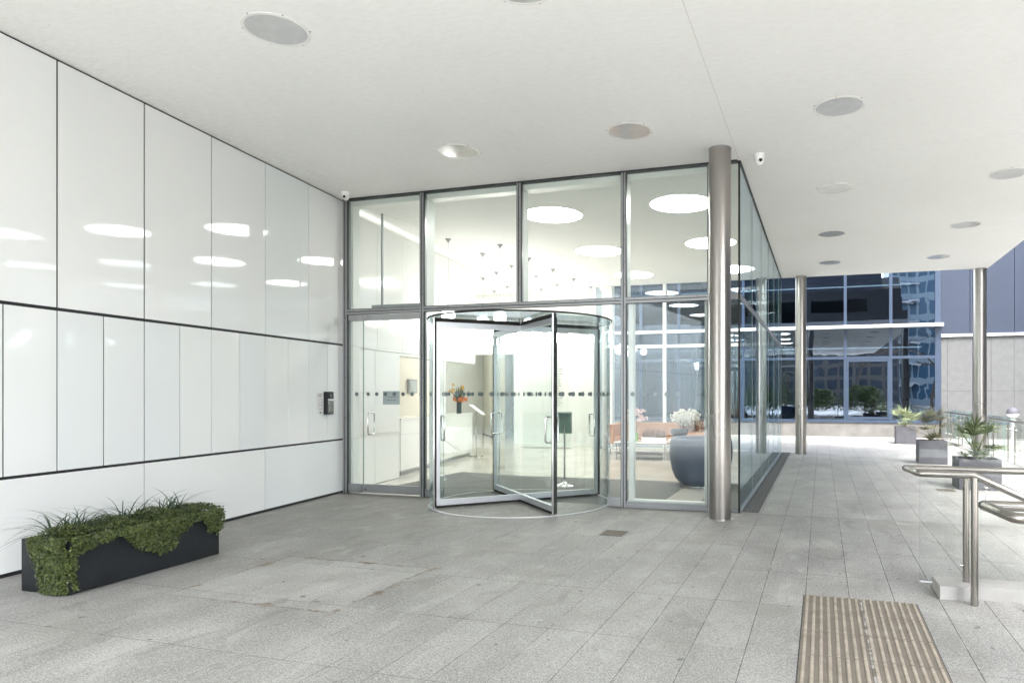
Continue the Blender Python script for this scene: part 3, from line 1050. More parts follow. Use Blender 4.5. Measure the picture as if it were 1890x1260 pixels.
MB().cyl(RC[0], RC[1], RZ - .03, RZ + .03, .03, 16).build('pivot', M['rail_steel'], rv)

# ------------------------------------------------------------------ glass corner and side wall
sw = thing('side_glass_wall', 'long frameless glass side wall receding along the walkway', 'glass wall', (-1, 13, 0))
pane('pane', sw, -1.323, -1.012, YF - .006, YF + .006, .03, 2.70)
pane('pane', sw, -1.323, -1.012, YF - .006, YF + .006, 2.78, H - .014)
MB().box(-1.323, -1.012, YF - .02, YF + .02, 2.702, 2.778).box(-1.323, -1.012, YF - .02, YF + .02, 0, .028).each('transom', M['mullion'], sw, bevel=.002)
SJ = [YF, 10.25, 11.85, 13.45, 15.05, 16.65, 17.73]
for a, b in zip(SJ[:-1], SJ[1:]):
    pane('pane', sw, -1.006, -.994, a + .008, b - .008, .03, 2.712, 'glass_side')
    pane('pane', sw, -1.006, -.994, a + .008, b - .008, 2.768, H - .014, 'glass_side')
MB().box(-1.012, -.988, YF - .012, YF + .010, 0, H - .012).build('corner_trim', M['black'], sw)
for y in SJ[1:]:
    MB().box(-1.008, -.9915, y - .0075, y + .0075, .03, H - .014).build('joint', M['mullion'], sw)
MB().box(-1.02, -.98, YF, 17.74, 2.714, 2.732).box(-1.02, -.98, YF, 17.74, 2.748, 2.766).box(-1.012, -.990, YF, 17.74, 2.732, 2.748).each('transom', M['mullion'], sw)
MB().box(-1.02, -.98, YF, 17.74, H - .013, H + .001).build('head_channel', M['black'], sw)
MB().box(-1.02, -.965, YF, 17.74, .001, .028).build('sill', M['alu'], sw)
MB().box(-1.30, -1.26, YF + .10, YF + .14, .01, H - .01).build('inner_frame', M['white_frame'], sw)

# drainage channel with slotted grating beside the side wall
dg = thing('drain_channel', 'slotted steel drainage grating along the foot of the side glass wall', 'drain', (-.86, 13, 0))
MB().box(-.962, -.765, 8.72, 17.9, .0005, .0015).build('trough', M['joint'], dg)
m_ = MB()
for x in (-.955, -.905, -.865, -.825, -.775):
    m_.box(x - .006, x + .006, 8.72, 17.9, .0016, .008)
y = 8.74
while y < 17.9:
    m_.box(-.949, -.781, y, y + .011, .0018, .0068); y += .040
m_.build('grating', M['grate'], dg)

# rear glazing
rg = thing('rear_glass_wall', 'rear lobby glazing with white mullions facing the blue building', 'glass wall', (-3.4, YB, 0))
MB().box(-5.75, -5.47, YB - .14, YB + .1, .01, H - .002).build('pier', M['white_wall'], rg)
for x in (-4.02, -2.50):
    MB().box(x - .04, x + .04, YB - .10, YB + .04, .01, H - .002).each('mullion', M['white_frame'], rg)
MB().box(-6.0, -5.96, YB - .04, YB + .04, .01, H - .002).box(-1.06, -1.02, YB - .04, YB + .0, .01, H - .002).each('mullion', M['white_frame'], rg)
for x0, x1 in ((-5.47, -4.06), (-3.98, -2.54), (-2.46, -1.06)):
    MB().box(x0, x1, YB - .06, YB + .04, 2.74, 2.82).build('transom', M['white_frame'], rg)
    pane('pane', rg, x0, x1, YB - .006, YB + .006, .06, 2.739)
    pane('pane', rg, x0, x1, YB - .006, YB + .006, 2.821, H - .06)
pane('pane', rg, -5.96, -5.75, YB - .006, YB + .006, .01, H - .002)
MB().box(-5.47, -1.06, YB - .06, YB + .04, .01, .058).build('sill', M['white_frame'], rg)

# ------------------------------------------------------------------ lobby walls
lw_ = thing('lobby_panel_wall', 'white panel wall continuing inside the door towards the reception desk', 'wall', (*A(5.8), 0))
MB().wallbox(A(5.06, -.04), A(6.70, -.04), .005, 2.235, 0, -.25).wallbox(A(5.06, -.04), A(10.31, -.04), 2.236, 4.33, 0, -.25).each('backing', M['white_wall'], lw_)
for a, b in ((5.06, 5.855), (5.865, 6.70)):
    MB().wallbox(A(a, -.038), A(b, -.038), .02, .826, 0, .028).build('panel', M['white_gloss'], lw_)
    MB().wallbox(A(a, -.038), A(b, -.038), .834, 2.226, 0, .028).build('panel', M['white_gloss'], lw_)
for i in range(6):
    a = 5.06 + i * .875
    MB().wallbox(A(a + .003, -.038), A(a + .872, -.038), 2.238, 4.32, 0, .028).build('panel', M['white_gloss'], lw_)
MB().wallbox(A(6.70, -.04), A(10.31, -.04), 2.19, 2.235, .02, -.25).build('lit_edge', M['white_frame'], lw_)
MB().wallbox(A(5.06, -.04), A(6.70, -.04), -.002, .019, .01, 0).build('skirting', M['white_frame'], lw_)

bw = thing('lobby_back_wall', 'white lobby back wall with a tall opening to the stairs', 'wall', (-7.4, 18.35, 0))
MB().box(-8.72, -6.0, 18.3, 18.5, .004, H - .002).build('wall', M['white_wall'], bw)
MB().box(-12.2, -8.72, 18.3, 18.5, 2.68, H - .002).build('header', M['white_wall'], bw)
MB().box(-6.12, -6.0, YB + .05, 18.3, .004, H - .002).build('return_wall', M['white_wall'], bw)
MB().box(-8.70, -6.12, 18.285, 18.299, .005, .09).build('skirting', M['white_frame'], bw)
# directory of fine lines on the back wall
di = MB(); rr = random.Random(5)
for i in range(24):
    z = 2.78 - i * .07
    wd = rr.uniform(.16, .30)
    di.box(-7.55 + .10, -7.55 + .10 + wd, 18.290, 18.2985, z, z + .018)
for x in (-7.66, -7.58, -7.02):
    for i in range(40):
        z = 2.95 - i * .055
        di.box(x, x + .02, 18.290, 18.2985, z, z + .012)
ob = solo(di, 'wall_directory', M['alu'], 'fine grey lines of a directory listing on the white back wall', 'directory', (-7.4, 18.29, 1.1))

MB().wallbox(A(5.1, -.10), A(10.25, -.10), 4.331, 4.345, 0, -.05).build('cove_light', emit('cove_light', (1, .98, .94), .4), lw_)
oc = thing('lobby_side_wall', 'cream wall of the back office behind the reception desk', 'wall', (-9.7, 12, 0))
MB().box(-12.2, -12.0, 14.9, 25, .004, H - .002).build('wall', M['white_wall'], oc)
MB().box(-9.8, -9.6, 8.7, 15.0, .004, H - .002).build('wall', M['cream'], oc)
MB().box(-9.8, -7.0, 8.62, 8.69, .004, H - .002).build('wall', M['cream'], oc)
MB().box(-12.0, -9.6, 15.0, 15.2, .004, H - .002).build('wall', M['cream'], oc)
MB().box(-12.2, -8.5, 25.0, 25.15, .004, H - .002).build('wall', M['white_wall'], oc)
MB().box(-8.60, -8.5, 18.5, 25.0, .004, H - .002).build('wall', M['white_wall'], oc)
pt = thing('partition_wall', 'cream partition with dark skirting left of the stair opening', 'wall', (-10.6, 20, 0))
MB().prism([(-10.12, 20.55), (-10.3, 20.4), (-12.0, 22.6), (-12.0, 22.9)], .004, 3.3).build('panel', M['cream'], pt)
MB().prism([(-10.34, 20.36), (-10.30, 20.33), (-11.98, 22.51), (-11.98, 22.56)], .004, .05).build('skirting', M['ink'], pt)

# stairs beyond the opening
ss = thing('lobby_stairs', 'teal glass sided staircase in the dim space behind the lobby', 'stairs', (-9.4, 21.5, 0))
for i in range(8):
    MB().box(-10.1, -8.7, 20.6 + .28 * i, 20.6 + .28 * (i + 1) + .03, .16 * i + .11, .16 * (i + 1)).build('tread', M['teal'], ss)
MB().box(-10.1, -8.7, 23.1, 23.2, .01, 3.9).build('back_panel', M['teal'], ss)
m_ = MB(); m_.tube([(-9.95, 20.6, 1.05), (-9.95, 22.8, 2.3)], .02, 10); m_.tube([(-8.85, 20.6, 1.05), (-8.85, 22.8, 2.3)], .02, 10); m_.each('handrail', M['chrome'], ss)
MB().box(-9.96, -9.94, 20.6, 20.63, 0, 1.05).build('post', M['chrome'], ss)
MB().prism([(-10.1, 20.5), (-10.08, 20.5), (-10.08, 23.0), (-10.1, 23.0)], .01, 1.0).build('side_panel', M['glass'], ss)

# reception desk
d0, d1 = (-7.38, 10.73), (-8.19, 14.85)
dk = thing('reception_desk', 'long white glossy reception counter along the left of the lobby', 'reception desk', (-7.8, 12.8, 0))
MB().wallbox(d0, d1, .09, 1.02, 0, -.62).build('body', M['white_gloss'], dk, bevel=.006)
MB().wallbox((d0[0] - .03, d0[1] + .05), (d1[0] - .03, d1[1] - .05), .004, .089, 0, -.5).build('plinth', M['alu'], dk)
MB().wallbox((d0[0] + .015, d0[1] - .01), (d1[0] + .015, d1[1] + .01), 1.021, 1.05, 0, -.66).build('counter_top', M['white_gloss'], dk, bevel=.003)

t = thing('desk_monitor', 'low dark screen on the near end of the reception counter', 'monitor', (-7.75, 11.2, 1.05))
MB().box(-8.0, -7.70, 11.1, 11.14, 1.07, 1.22).build('screen', M['black'], t, bevel=.004)
MB().box(-7.9, -7.8, 11.12, 11.2, 1.051, 1.07).build('stand', M['alu'], t)
# wall fittings behind the desk
t = thing('wall_rack', 'small grey metal rack high on the cream office wall', 'rack', (-9.58, 13.3, 1.9))
m_ = MB()
for z in (1.9, 2.0, 2.08): m_.tube([(-9.55, 13.15, z), (-9.55, 13.75, z)], .010, 8)
m_.box(-9.6, -9.50, 13.15, 13.18, 1.88, 2.1).box(-9.6, -9.5, 13.72, 13.75, 1.88, 2.1)
m_.build('frame', M['alu'], t)
t = thing('key_cabinet', 'flat grey cabinet on the cream wall above the counter', 'cabinet', (-9.57, 14.35, 1.5))
MB().box(-9.6, -9.54, 14.2, 14.55, 1.52, 1.86).build('body', M['alu'], t, bevel=.004)
MB().box(-9.54, -9.534, 14.24, 14.51, 1.56, 1.82).build('door', M['notice'], t)
t = thing('hand_sanitiser_stand', 'white hand sanitiser dispenser on a slim stand by the door mullion', 'dispenser', (-6.72, 10.9, 0))
MB().lathe([(.12, .005), (.12, .015), (.02, .02)], -6.72, 10.9, 24).cyl(-6.72, 10.9, .02, 1.0, .015, 12).build('stand', M['white_trim'], t)
MB().box(-6.78, -6.66, 10.83, 10.94, .95, 1.22).build('dispenser', M['cctv'], t, bevel=.02)
MB().box(-6.76, -6.68, 10.78, 10.83, .93, .96).build('drip_tray', M['skin_grey'], t)

# slanted lectern sign at desk end
t = thing('info_stand', 'slanted white leaflet holder on a thin pole at the desk end', 'display stand', (-8.05, 14.55, 0))
MB().lathe([(.17, .005), (.17, .015), (.012, .022)], -7.95, 14.6, 28).cyl(-7.95, 14.6, .02, 1.08, .010, 10).build('stand', M['rail_steel'], t)
m_ = MB(); m_.add([(-8.10, 14.5, 1.24), (-7.80, 14.6, 1.00), (-7.80, 14.8, 1.00), (-8.10, 14.7, 1.24), (-8.10, 14.5, 1.25), (-7.80, 14.6, 1.01), (-7.80, 14.8, 1.01), (-8.10, 14.7, 1.25)], [(3, 2, 1, 0), (4, 5, 6, 7), (0, 1, 5, 4), (1, 2, 6, 5), (2, 3, 7, 6), (3, 0, 4, 7)])
m_.build('holder', M['white_trim'], t)

# flower arrangement on the desk
def petals(mb, c, r, n, size, rnd, zs=1.):
    for _ in range(n):
        a, e = rnd.uniform(0, 2 * pi), rnd.uniform(-.6, 1.4)
        q = rnd.uniform(.3, 1) ** .5 * r
        p = Vector((c[0] + q * cos(a) * cos(e), c[1] + q * sin(a) * cos(e), c[2] + q * sin(e) * zs))
        u = Vector((rnd.gauss(0, 1), rnd.gauss(0, 1), rnd.gauss(0, 1))).normalized() * size
        v = u.cross(Vector((rnd.gauss(0, 1), rnd.gauss(0, 1), rnd.gauss(0, 1))).normalized()).normalized() * size * .6
        mb.quad(p - u, p - v, p + u, p + v)


def blade(mb, p, d, L, w_, droop=.6, n=5, rnd=random, lean_=None):
    """arching tapering blade from p leaning towards plan angle d"""
    q = Vector(p)
    lean = rnd.uniform(*(lean_ or (.15, .5))) if droop > .1 else .15
    dirv = Vector((cos(d) * lean, sin(d) * lean, 1)).normalized()
    side = Vector((-sin(d), cos(d), 0))
    vs = []
    for i in range(n + 1):
        t_ = i / n
        ww = w_ * (1 - t_ ** 2.2) * (0.6 + .8 * min(t_ * 4, 1) * .5)
        vs += [q - side * ww / 2, q + side * ww / 2]
        q = q + dirv * (L / n)
        dirv = (dirv + Vector((cos(d), sin(d), -1.2)) * droop * (1.6 / n)).normalized()
    mb.add(vs, [(2 * i, 2 * i + 1, 2 * i + 3, 2 * i + 2) for i in range(n)], True)


rn = random.Random(11)
t = thing('flower_vase', 'dark vase of orange and yellow flowers on the reception counter', 'vase of flowers', (-8.27, 14.45, 1.05))
fx, fy = -8.27, 14.35
MB().lathe([(.055, 1.051), (.06, 1.06), (.058, 1.29), (.062, 1.30)], fx, fy, 20).build('vase', M['dark_vase'], t)
m_ = MB()
for i in range(46):
    blade(m_, (fx + rn.uniform(-.04, .04), fy + rn.uniform(-.04, .04), 1.28), rn.uniform(0, 2 * pi), rn.uniform(.28, .52), .035, rn.uniform(.1, .4), 4, rn)
m_.build('foliage', M['palm'], t)
m_ = MB()
for i in range(12): petals(m_, (fx + rn.uniform(-.14, .14), fy + rn.uniform(-.12, .12), 1.38 + rn.uniform(-.05, .06)), .06, 26, .022, rn)
m_.build('flower', M['petal_orange'], t)
m_ = MB()
for i in range(9): petals(m_, (fx + rn.uniform(-.22, .16), fy + rn.uniform(-.15, .15), 1.62 + rn.uniform(-.10, .10)), .04, 16, .022, rn)
m_.build('flower', M['petal_yellow'], t)

# sign stand on the mat
t = thing('sign_stand', 'chrome floor stand with a framed green notice inside the revolving door', 'sign stand', (-4.01, 10.31, 0))
MB().lathe([(.175, .010), (.172, .018), (.06, .05), (.022, .085), (.018, .11)], -4.01, 10.31, 32).build('base', M['chrome'], t)
MB().cyl(-4.01, 10.31, .10, .98, .016, 16).build('pole', M['rail_steel'], t)
MB().box(-4.115, -3.895, 10.30, 10.32, .86, 1.195).build('board', M['screen_green'], t)
MB().box(-4.125, -3.885, 10.295, 10.325, 1.196, 1.21).box(-4.125, -4.115, 10.295, 10.325, .86, 1.195).box(-3.895, -3.885, 10.295, 10.325, .86, 1.195).build('frame', M['chrome'], t)
ik = MB()
for i, z in enumerate((1.16, 1.142, 1.12, 1.105, 1.085, 1.07)):
    x = -4.08 + .01 * (i % 3)
    while x < -3.93 - .012 * (i % 4):
        wd = rn.uniform(.01, .028); ik.box(x, x + wd, 10.2975, 10.2995, z, z + .006); x += wd + .006
ik.build('print', M['ink'], t)

# pendants
def pendant(x, y, label):
    t = thing('pendant_lamp', label, 'pendant lamp', (x, y, H), 'globe pendant lamps over the reception area')
    MB().lathe([(.002, H - .085), (.008, H - .08), (.02, H - .05), (.05, H - .018), (.062, H - .002)], x, y, 16).build('ceiling_cup', M['mullion'], t)
    MB().cyl(x, y, 3.12, H - .08, .0035, 6).build('cord', M['mullion'], t)
    MB().ball(x, y, 3.0, .127, 24, 14).build('globe', M['globe'], t)
    return t


ORD = ['first', 'second', 'third', 'fourth', 'fifth', 'sixth']
proto = None
rows = [(-6.08, [12.12, 13.50, 14.87, 16.25, 17.6], 'row nearest the lounge'),
        (-6.80, [11.40, 12.77, 14.15, 15.54, 16.93], 'second row from the lounge'),
        (-7.53, [14.83, 16.2, 17.57], 'middle row'),
        (-8.23, [14.75 + .73, 16.85], 'row beside the desk end'),
        (-8.95, [16.2, 17.5], 'row farthest from the lounge')]
for x, ys, rl in rows:
    for i, y in enumerate(ys):
        lab = 'white globe pendant, %s from the entrance in the %s' % (ORD[i], rl)
        if proto is None: proto = pendant(x, y, lab)
        else: dup(proto, (x, y, H), lab)

# lounge: sofa, table, shell chair, flowers
t = thing('sofa', 'tan orange sofa with pink grey seat facing the lobby', 'sofa', (-4.0, 16.4, 0))
MB().box(-5.05, -2.3, 16.75, 16.95, .30, .76).build('backrest', M['orange'], t, bevel=.05)
MB().box(-4.85, -2.5, 16.60, 16.74, .46, .78).build('cushion', M['pinkgrey'], t, bevel=.05)
MB().box(-5.05, -2.3, 16.10, 16.74, .28, .44).build('seat', M['orange'], t, bevel=.05)
MB().box(-5.12, -4.92, 16.0, 16.9, .27, .74).build('arm', M['orange'], t, bevel=.07)
MB().box(-2.43, -2.23, 16.0, 16.9, .27, .60).build('arm', M['orange'], t, bevel=.07)
for x in (-5.05, -2.3):
    for y in (16.08, 16.85):
        MB().tube([(x, y, .28), (x + (.03 if x < -4 else -.03), y, .005)], .014, 10).build('leg', M['rail_steel'], t)
t = thing('coffee_table', 'low white topped table on thin steel legs in front of the sofa', 'coffee table', (-3.95, 15.2, 0))
MB().box(-4.58, -3.34, 14.88, 15.62, .385, .41).build('tabletop', M['white_gloss'], t, bevel=.004)
MB().box(-4.54, -3.38, 14.92, 15.58, .355, .384).build('frame', M['rail_steel'], t)
for x in (-4.53, -3.39):
    for y in (14.93, 15.57):
        MB().cyl(x, y, .005, .355, .012, 10).build('leg', M['rail_steel'], t)
t = thing('green_vase', 'lime green glass vase with pale pink blossom on the low table', 'vase of flowers', (-4.15, 15.2, .41))
MB().box(-4.23, -4.09, 15.13, 15.27, .411, .60).build('vase', M['green_glass'], t, bevel=.01)
m_ = MB()
for i in range(14): m_.tube([(-4.16 + rn.uniform(-.03, .03), 15.2, .58), (-4.16 + rn.uniform(-.22, .22), 15.2 + rn.uniform(-.15, .15), .9)], .003, 5)
m_.build('stem', M['bark'], t)
m_ = MB()
for i in range(26): petals(m_, (-4.14 + rn.uniform(-.27, .27), 15.2 + rn.uniform(-.2, .2), .98 + rn.uniform(-.12, .16)), .06, 16, .026, rn)
m_.build('flower', M['petal_pink'], t)
t = thing('shell_chair', 'rounded slate blue tub chair by the glass beside the front column', 'chair', (-1.98, 11.0, 0))
prof = [(.26, .012), (.34, .05), (.42, .13), (.475, .26), (.505, .42), (.515, .58), (.505, .72), (.49, .775), (.46, .79), (.43, .775), (.41, .70), (.38, .50), (.30, .42), (.02, .40)]
MB().lathe(prof, -1.90, 11.05, 48).build('shell', M['egg'], t)
MB().lathe([(.25, .004), (.25, .011)], -1.90, 11.05, 32).build('base', M['chrome'], t)
t = thing('side_table', 'small round side table behind the blue tub chair', 'table', (-2.35, 13.1, 0))
MB().lathe([(.30, .60), (.30, .625)], -2.6, 13.1, 32).build('tabletop', M['white_gloss'], t)
MB().cyl(-2.6, 13.1, .01, .6, .02, 12).lathe([(.2, .004), (.2, .012), (.02, .02)], -2.6, 13.1, 24).build('stand', M['rail_steel'], t)
t = thing('flower_bowl', 'black bowl of big white hydrangea heads and dry grass', 'bowl of flowers', (-2.6, 13.1, .625))
MB().lathe([(.06, .626), (.13, .66), (.17, .74), (.18, .82), (.165, .82), (.05, .7)], -2.68, 13.1, 28).build('bowl', M['black'], t)
m_ = MB()
for i in range(16): petals(m_, (-2.56 + rn.uniform(-.26, .26), 13.1 + rn.uniform(-.15, .15), .99 + rn.uniform(-.08, .13)), .12, 60, .026, rn)
m_.build('flower', M['petal_white'], t)
m_ = MB()
for i in range(160): blade(m_, (-2.45 + rn.uniform(-.2, .3), 13.1 + rn.uniform(-.12, .12), .76), rn.uniform(0, 2 * pi), rn.uniform(.2, .4), .010, rn.uniform(.2, .5), 4, rn)
m_.build('foliage', M['dry_grass'], t)
t = thing('grass_arrangement', 'russet dried grasses in a low white box on the coffee table', 'dried grass', (-3.75, 15.3, .41))
MB().box(-4.02, -3.45, 15.24, 15.38, .4115, .50).build('box', M['white_gloss'], t, bevel=.006)
m_ = MB()
for i in range(420): blade(m_, (rn.uniform(-4.0, -3.47), rn.uniform(15.26, 15.36), .49), rn.uniform(0, 2 * pi), rn.uniform(.12, .34), .009, rn.uniform(.1, .45), 4, rn)
m_.build('grass', M['dry_grass'], t)
# glass screen by the back wall
t = thing('glass_screen', 'low clear glass screen standing in front of the back wall', 'screen', (-7.4, 17.4, 0))
pane('pane', t, -8.0, -7.3, 17.4, 17.41, .03, 1.0)
pane('pane', t, -7.29, -6.6, 17.4, 17.41, .03, 1.0)
MB().box(-8.0, -6.6, 17.39, 17.42, .004, .029).build('base', M['rail_steel'], t)

# ------------------------------------------------------------------ steel columns
def column(x, y, r, label):
    t = thing('steel_column', label, 'column', (x, y, 0), 'round brushed steel canopy columns')
    MB().cyl(x, y, .006, H - .001, r, 64).build('shaft', M['steel'], t)
    MB().cyl(x, y, .0, .0055, r + .03, 40).build('base_ring', M['alu'], t)
    MB().cyl(x, y, H - .012, H + .0, r + .004, 48).build('collar', M['alu'], t)


column(-1.175, 8.17, .132, 'thick brushed steel column in front of the glass corner')
column(-.505, 17.62, .135, 'steel column at the far end of the drainage grating')
column(3.56, 17.80, .15, 'steel column at the outer canopy corner by the balustrade')

# ------------------------------------------------------------------ blue glazed building at the back
FY = 25.3
fb = thing('blue_building', 'blue framed glass building with grey stone wing closing the courtyard', 'building', (0, FY, 0))
mxs = [-12.6 + 1.49 * i for i in range(11)] + [3.78]
mxs = [3.78 - 1.495 * i for i in range(9)][::-1]
X0, X1 = mxs[0], mxs[-1]
MB().box(X0, X1 + .03, FY - .06, FY + .3, 0, .50).build('plinth', M['plinth'], fb)
MB().box(X0, X1 + .04, FY - .09, FY + .12, .501, .60).build('sill', M['blue_frame'], fb)
for i, x in enumerate(mxs):
    wv = .05 if i < len(mxs) - 1 else .09
    MB().box(x - wv, x + wv, FY - .05, FY + .08, .601, 3.80).box(x - wv, x + wv, FY - .05, FY + .08, 3.905, 14).each('mullion', M['blue_frame'], fb)
for a, b in zip(mxs[:-1], mxs[1:]):
    a_, b_ = a + .05, b - (.05 if b < 3.7 else .09)
    MB().box(a_, b_, FY - .045, FY + .07, 2.73, 2.82).build('transom', M['blue_frame'], fb)
    MB().box(a_, b_, FY - .045, FY + .07, 6.9, 7.2).build('transom', M['blue_frame'], fb)
    pane_box(MB(), a_, b_, FY, FY + .012, .601, 2.729).build('pane', None, fb, mats=[M['glass_blue'], M['glass_edge']])
    pane_box(MB(), a_, b_, FY, FY + .012, 2.821, 3.80).build('pane', None, fb, mats=[M['glass_blue'], M['glass_edge']])
    pane_box(MB(), a_, b_, FY, FY + .012, 7.201, 14).build('pane', None, fb, mats=[M['glass_blue'], M['glass_edge']])
    pane_box(MB(), a_, b_, FY, FY + .012, 3.905, 6.899).build('pane', None, fb, mats=[M['glass_blue'], M['glass_edge']])
MB().box(X0, X1 + .14, FY - .30, FY + .1, 3.801, 3.904).build('ledge', M['white_trim'], fb, bevel=.005)
# opening casement between the first two full bays
m_ = MB(); a, b = mxs[-3] + .05, mxs[-2] - .05
m_.box(a, a + .06, FY - .07, FY - .002, .62, 2.72).box(b - .06, b, FY - .07, FY - .002, .62, 2.72).box(a + .06, b - .06, FY - .07, FY - .002, .62, .70).box(a + .06, b - .06, FY - .07, FY - .002, 2.64, 2.72)
m_.build('casement', M['blue_frame'], fb, bevel=.003)
# rooms behind the glass
MB().box(X0, X1, FY + 6, FY + 6.1, 0, 14).box(X0, X0 + .1, FY + .3, FY + 6, 0, 14).box(X1 - .1, X1 - .002, FY + .3, FY + 6, 0, 14).box(X0, X1, FY + .35, FY + 6, 3.55, 3.75).box(X0, X1, FY + .35, FY + 6, .3, .4).box(X0, X1, FY + .1, FY + 6.1, 14, 14.3).each('room', M['dark_int'], fb)
MB().box(X0 + .2, X1 - .3, FY + 1.6, FY + 1.68, 3.2, 3.24).box(X0 + .2, X1 - .6, FY + 2.2, FY + 2.26, 5.6, 5.64).each('light_strip', emit("strip_light", (1, 1, .9), .5), fb)
m_ = MB()
for x in (-.2, 1.3, 2.6): m_.cyl(x, FY + 3.2, .4, 3.5, .14, 16)
m_.each('inner_column', M['white_trim'], fb)
# blue panels over stone to the right
px_ = [3.87, 4.765, 6.09, 7.42, 8.75, 10.08, 11.4]
for a, b in zip(px_[:-1], px_[1:]):
    MB().box(a + .006, b - .006, FY - .02, FY + .1, 3.53, 14).build('cladding_panel', M['blue_panel'], fb, bevel=.004)
MB().box(3.87, 11.4, FY + .101, FY + .35, 0, 14).build('backing', M['joint'], fb)
MB().box(3.872, 11.4, FY - .09, FY + .1, 3.44, 3.528).build('trim', M['white_trim'], fb)
sx_ = [3.875, 4.07, 5.40, 6.08, 7.42, 8.75, 10.08, 11.4]
for a, b in zip(sx_[:-1], sx_[1:]):
    for z0, z1 in ((.0, 1.6), (1.606, 3.438)):
        MB().box(a + .003, b - .003, FY - .02, FY + .1, z0, z1).build('stone_panel', M['stone'], fb, bevel=.002)
MB().box(3.885, 11.4, FY - .5, FY - .03, 0, .02).build('kerb', M['plinth'], fb)

# ------------------------------------------------------------------ black trough planter with creeper and sedges
bp = [(-5.356, 3.63), (-5.412, 4.992), (-5.885, 4.975), (-5.829, 3.612)]
t = thing('trough_planter', 'long black metal trough planter by the clad wall', 'planter', (-5.6, 4.3, 0))
ht = .402
def inset(P, d):
    cx_ = sum(p[0] for p in P) / 4; cy_ = sum(p[1] for p in P) / 4
    return [(p[0] + (d if p[0] < cx_ else -d), p[1] + (d if p[1] < cy_ else -d)) for p in P]
Pi = inset(bp, .012)
m_ = MB(); n = 4
vs = [(x, y, .006) for x, y in bp] + [(x, y, ht) for x, y in bp] + [(x, y, ht) for x, y in Pi] + [(x, y, ht - .06) for x, y in Pi]
fs = [(0, 1, 2, 3)] + [(i, i + 4, (i + 1) % 4 + 4, (i + 1) % 4) for i in range(4)] + [(i + 4, i + 8, (i + 1) % 4 + 8, (i + 1) % 4 + 4) for i in range(4)] + [(i + 8, i + 12, (i + 1) % 4 + 12, (i + 1) % 4 + 8) for i in range(4)]
m_.add(vs, fs); m_.build('body', M['planter_black'], t)
MB().prism(Pi[::-1], ht - .09, ht - .05).build('soil', M['soil'], t)

rn = random.Random(21)
def lf_(mb, p, nrm, s, rnd):
    n_ = (Vector(nrm) + Vector((rnd.gauss(0, .55), rnd.gauss(0, .55), rnd.gauss(0, .55)))).normalized()
    u = n_.cross(Vector((rnd.gauss(0, 1), rnd.gauss(0, 1), rnd.gauss(0, 1)))).normalized()
    v = n_.cross(u)
    p = Vector(p)
    a = s * rnd.uniform(.7, 1.25)
    vs = [p - u * a, p - u * a * .3 - v * a * .62, p + u * a * .5 - v * a * .6, p + u * a, p + u * a * .5 + v * a * .6, p - u * a * .3 + v * a * .62]
    mb.add(vs, [(0, 1, 2, 3, 4, 5)])


def lerp2(a, b, t_): return (a[0] + (b[0] - a[0]) * t_, a[1] + (b[1] - a[1]) * t_)


def hang(u):
    """how far the creeper hangs down the long front, u from near end 0 to far end 1 (metres)"""
    pts = [(0, .41), (.035, .10), (.06, .075), (.12, .055), (.2, .035), (.28, .02), (.36, .10), (.42, .17), (.47, .20), (.50, .19), (.55, .245), (.60, .23), (.64, .16), (.70, .10), (.74, .05), (.80, .02), (.86, .02), (.89, .09), (.92, .17), (.97, .175), (1.0, .16)]
    for (a, b), (c_, d_) in zip(pts[:-1], pts[1:]):
        if a <= u <= c_: return b + (d_ - b) * (u - a) / (c_ - a)
    return .1


cr = MB()
N = 0
# mound on top
for i in range(12500):
    u, v = rn.uniform(-.015, 1.01), rn.uniform(-.09, 1)
    p = lerp2(lerp2(bp[0], bp[1], u), lerp2(bp[3], bp[2], u), v)
    if u < .30 and v > .62 + u * .9: continue
    top = .045 + .04 * sin(pi * min(1, max(0, v * .8 + .15))) + .022 * sin(u * 23) + .02 * sin(u * 9 + v * 7)
    if v > .55: top *= max(.1, 1 - (v - .55) * 2.4)
    lf_(cr, (p[0], p[1], ht - .0 + rn.random() ** .5 * top), (0, 0, 1), .0085, rn)
# trailing strands over the long front and over the near end
def strand(p0, n0, L, drift):
    d_ = 0.; side = 0.; q = Vector(p0); out = rn.uniform(.008, .035)
    bulge = rn.uniform(.01, .05)
    while d_ < L:
        d_ += rn.uniform(.005, .010)
        side += rn.gauss(drift, .0022)
        th = out + bulge * max(0, 1 - abs(d_ - .05) / .12)
        z = ht + .035 - d_
        if z < .014: z = .012 + rn.random() * .012; th += .02 * rn.random()
        tx = Vector((-n0[1], n0[0], 0))
        for _ in range(2):
            pp = Vector((p0[0], p0[1], z)) + Vector((n0[0], n0[1], 0)) * (th + rn.gauss(0, .006)) + tx * (side + rn.gauss(0, .007))
            lf_(cr, pp, (n0[0], n0[1], .45), rn.uniform(.0065, .0105), rn)
for i in range(360):
    u = (i + rn.random()) / 360
    L = hang(u) * rn.choice((.55, .75, .9, 1.0, 1.0, 1.12)) + rn.uniform(.01, .05)
    p = lerp2(bp[0], bp[1], u)
    strand(p, (1, -.03), min(L, .40), rn.gauss(0, .0006))
for i in range(200):
    v = rn.random() ** 1.1 * .66
    full = .43 * (1 - max(0, v - .42) * 2.6)
    if v < .06: full = .2
    L = full * rn.choice((.6, .85, 1, 1, 1.05))
    p = lerp2(bp[0], bp[3], v)
    strand(p, (0, -1), min(L, .425), rn.gauss(.0003 if v > .5 else -.0002, .0005))
solo(cr, 'creeping_plant', M['leaf'], 'small leaved green creeper spilling over the black trough planter', 'creeper', (-5.6, 4.3, ht))
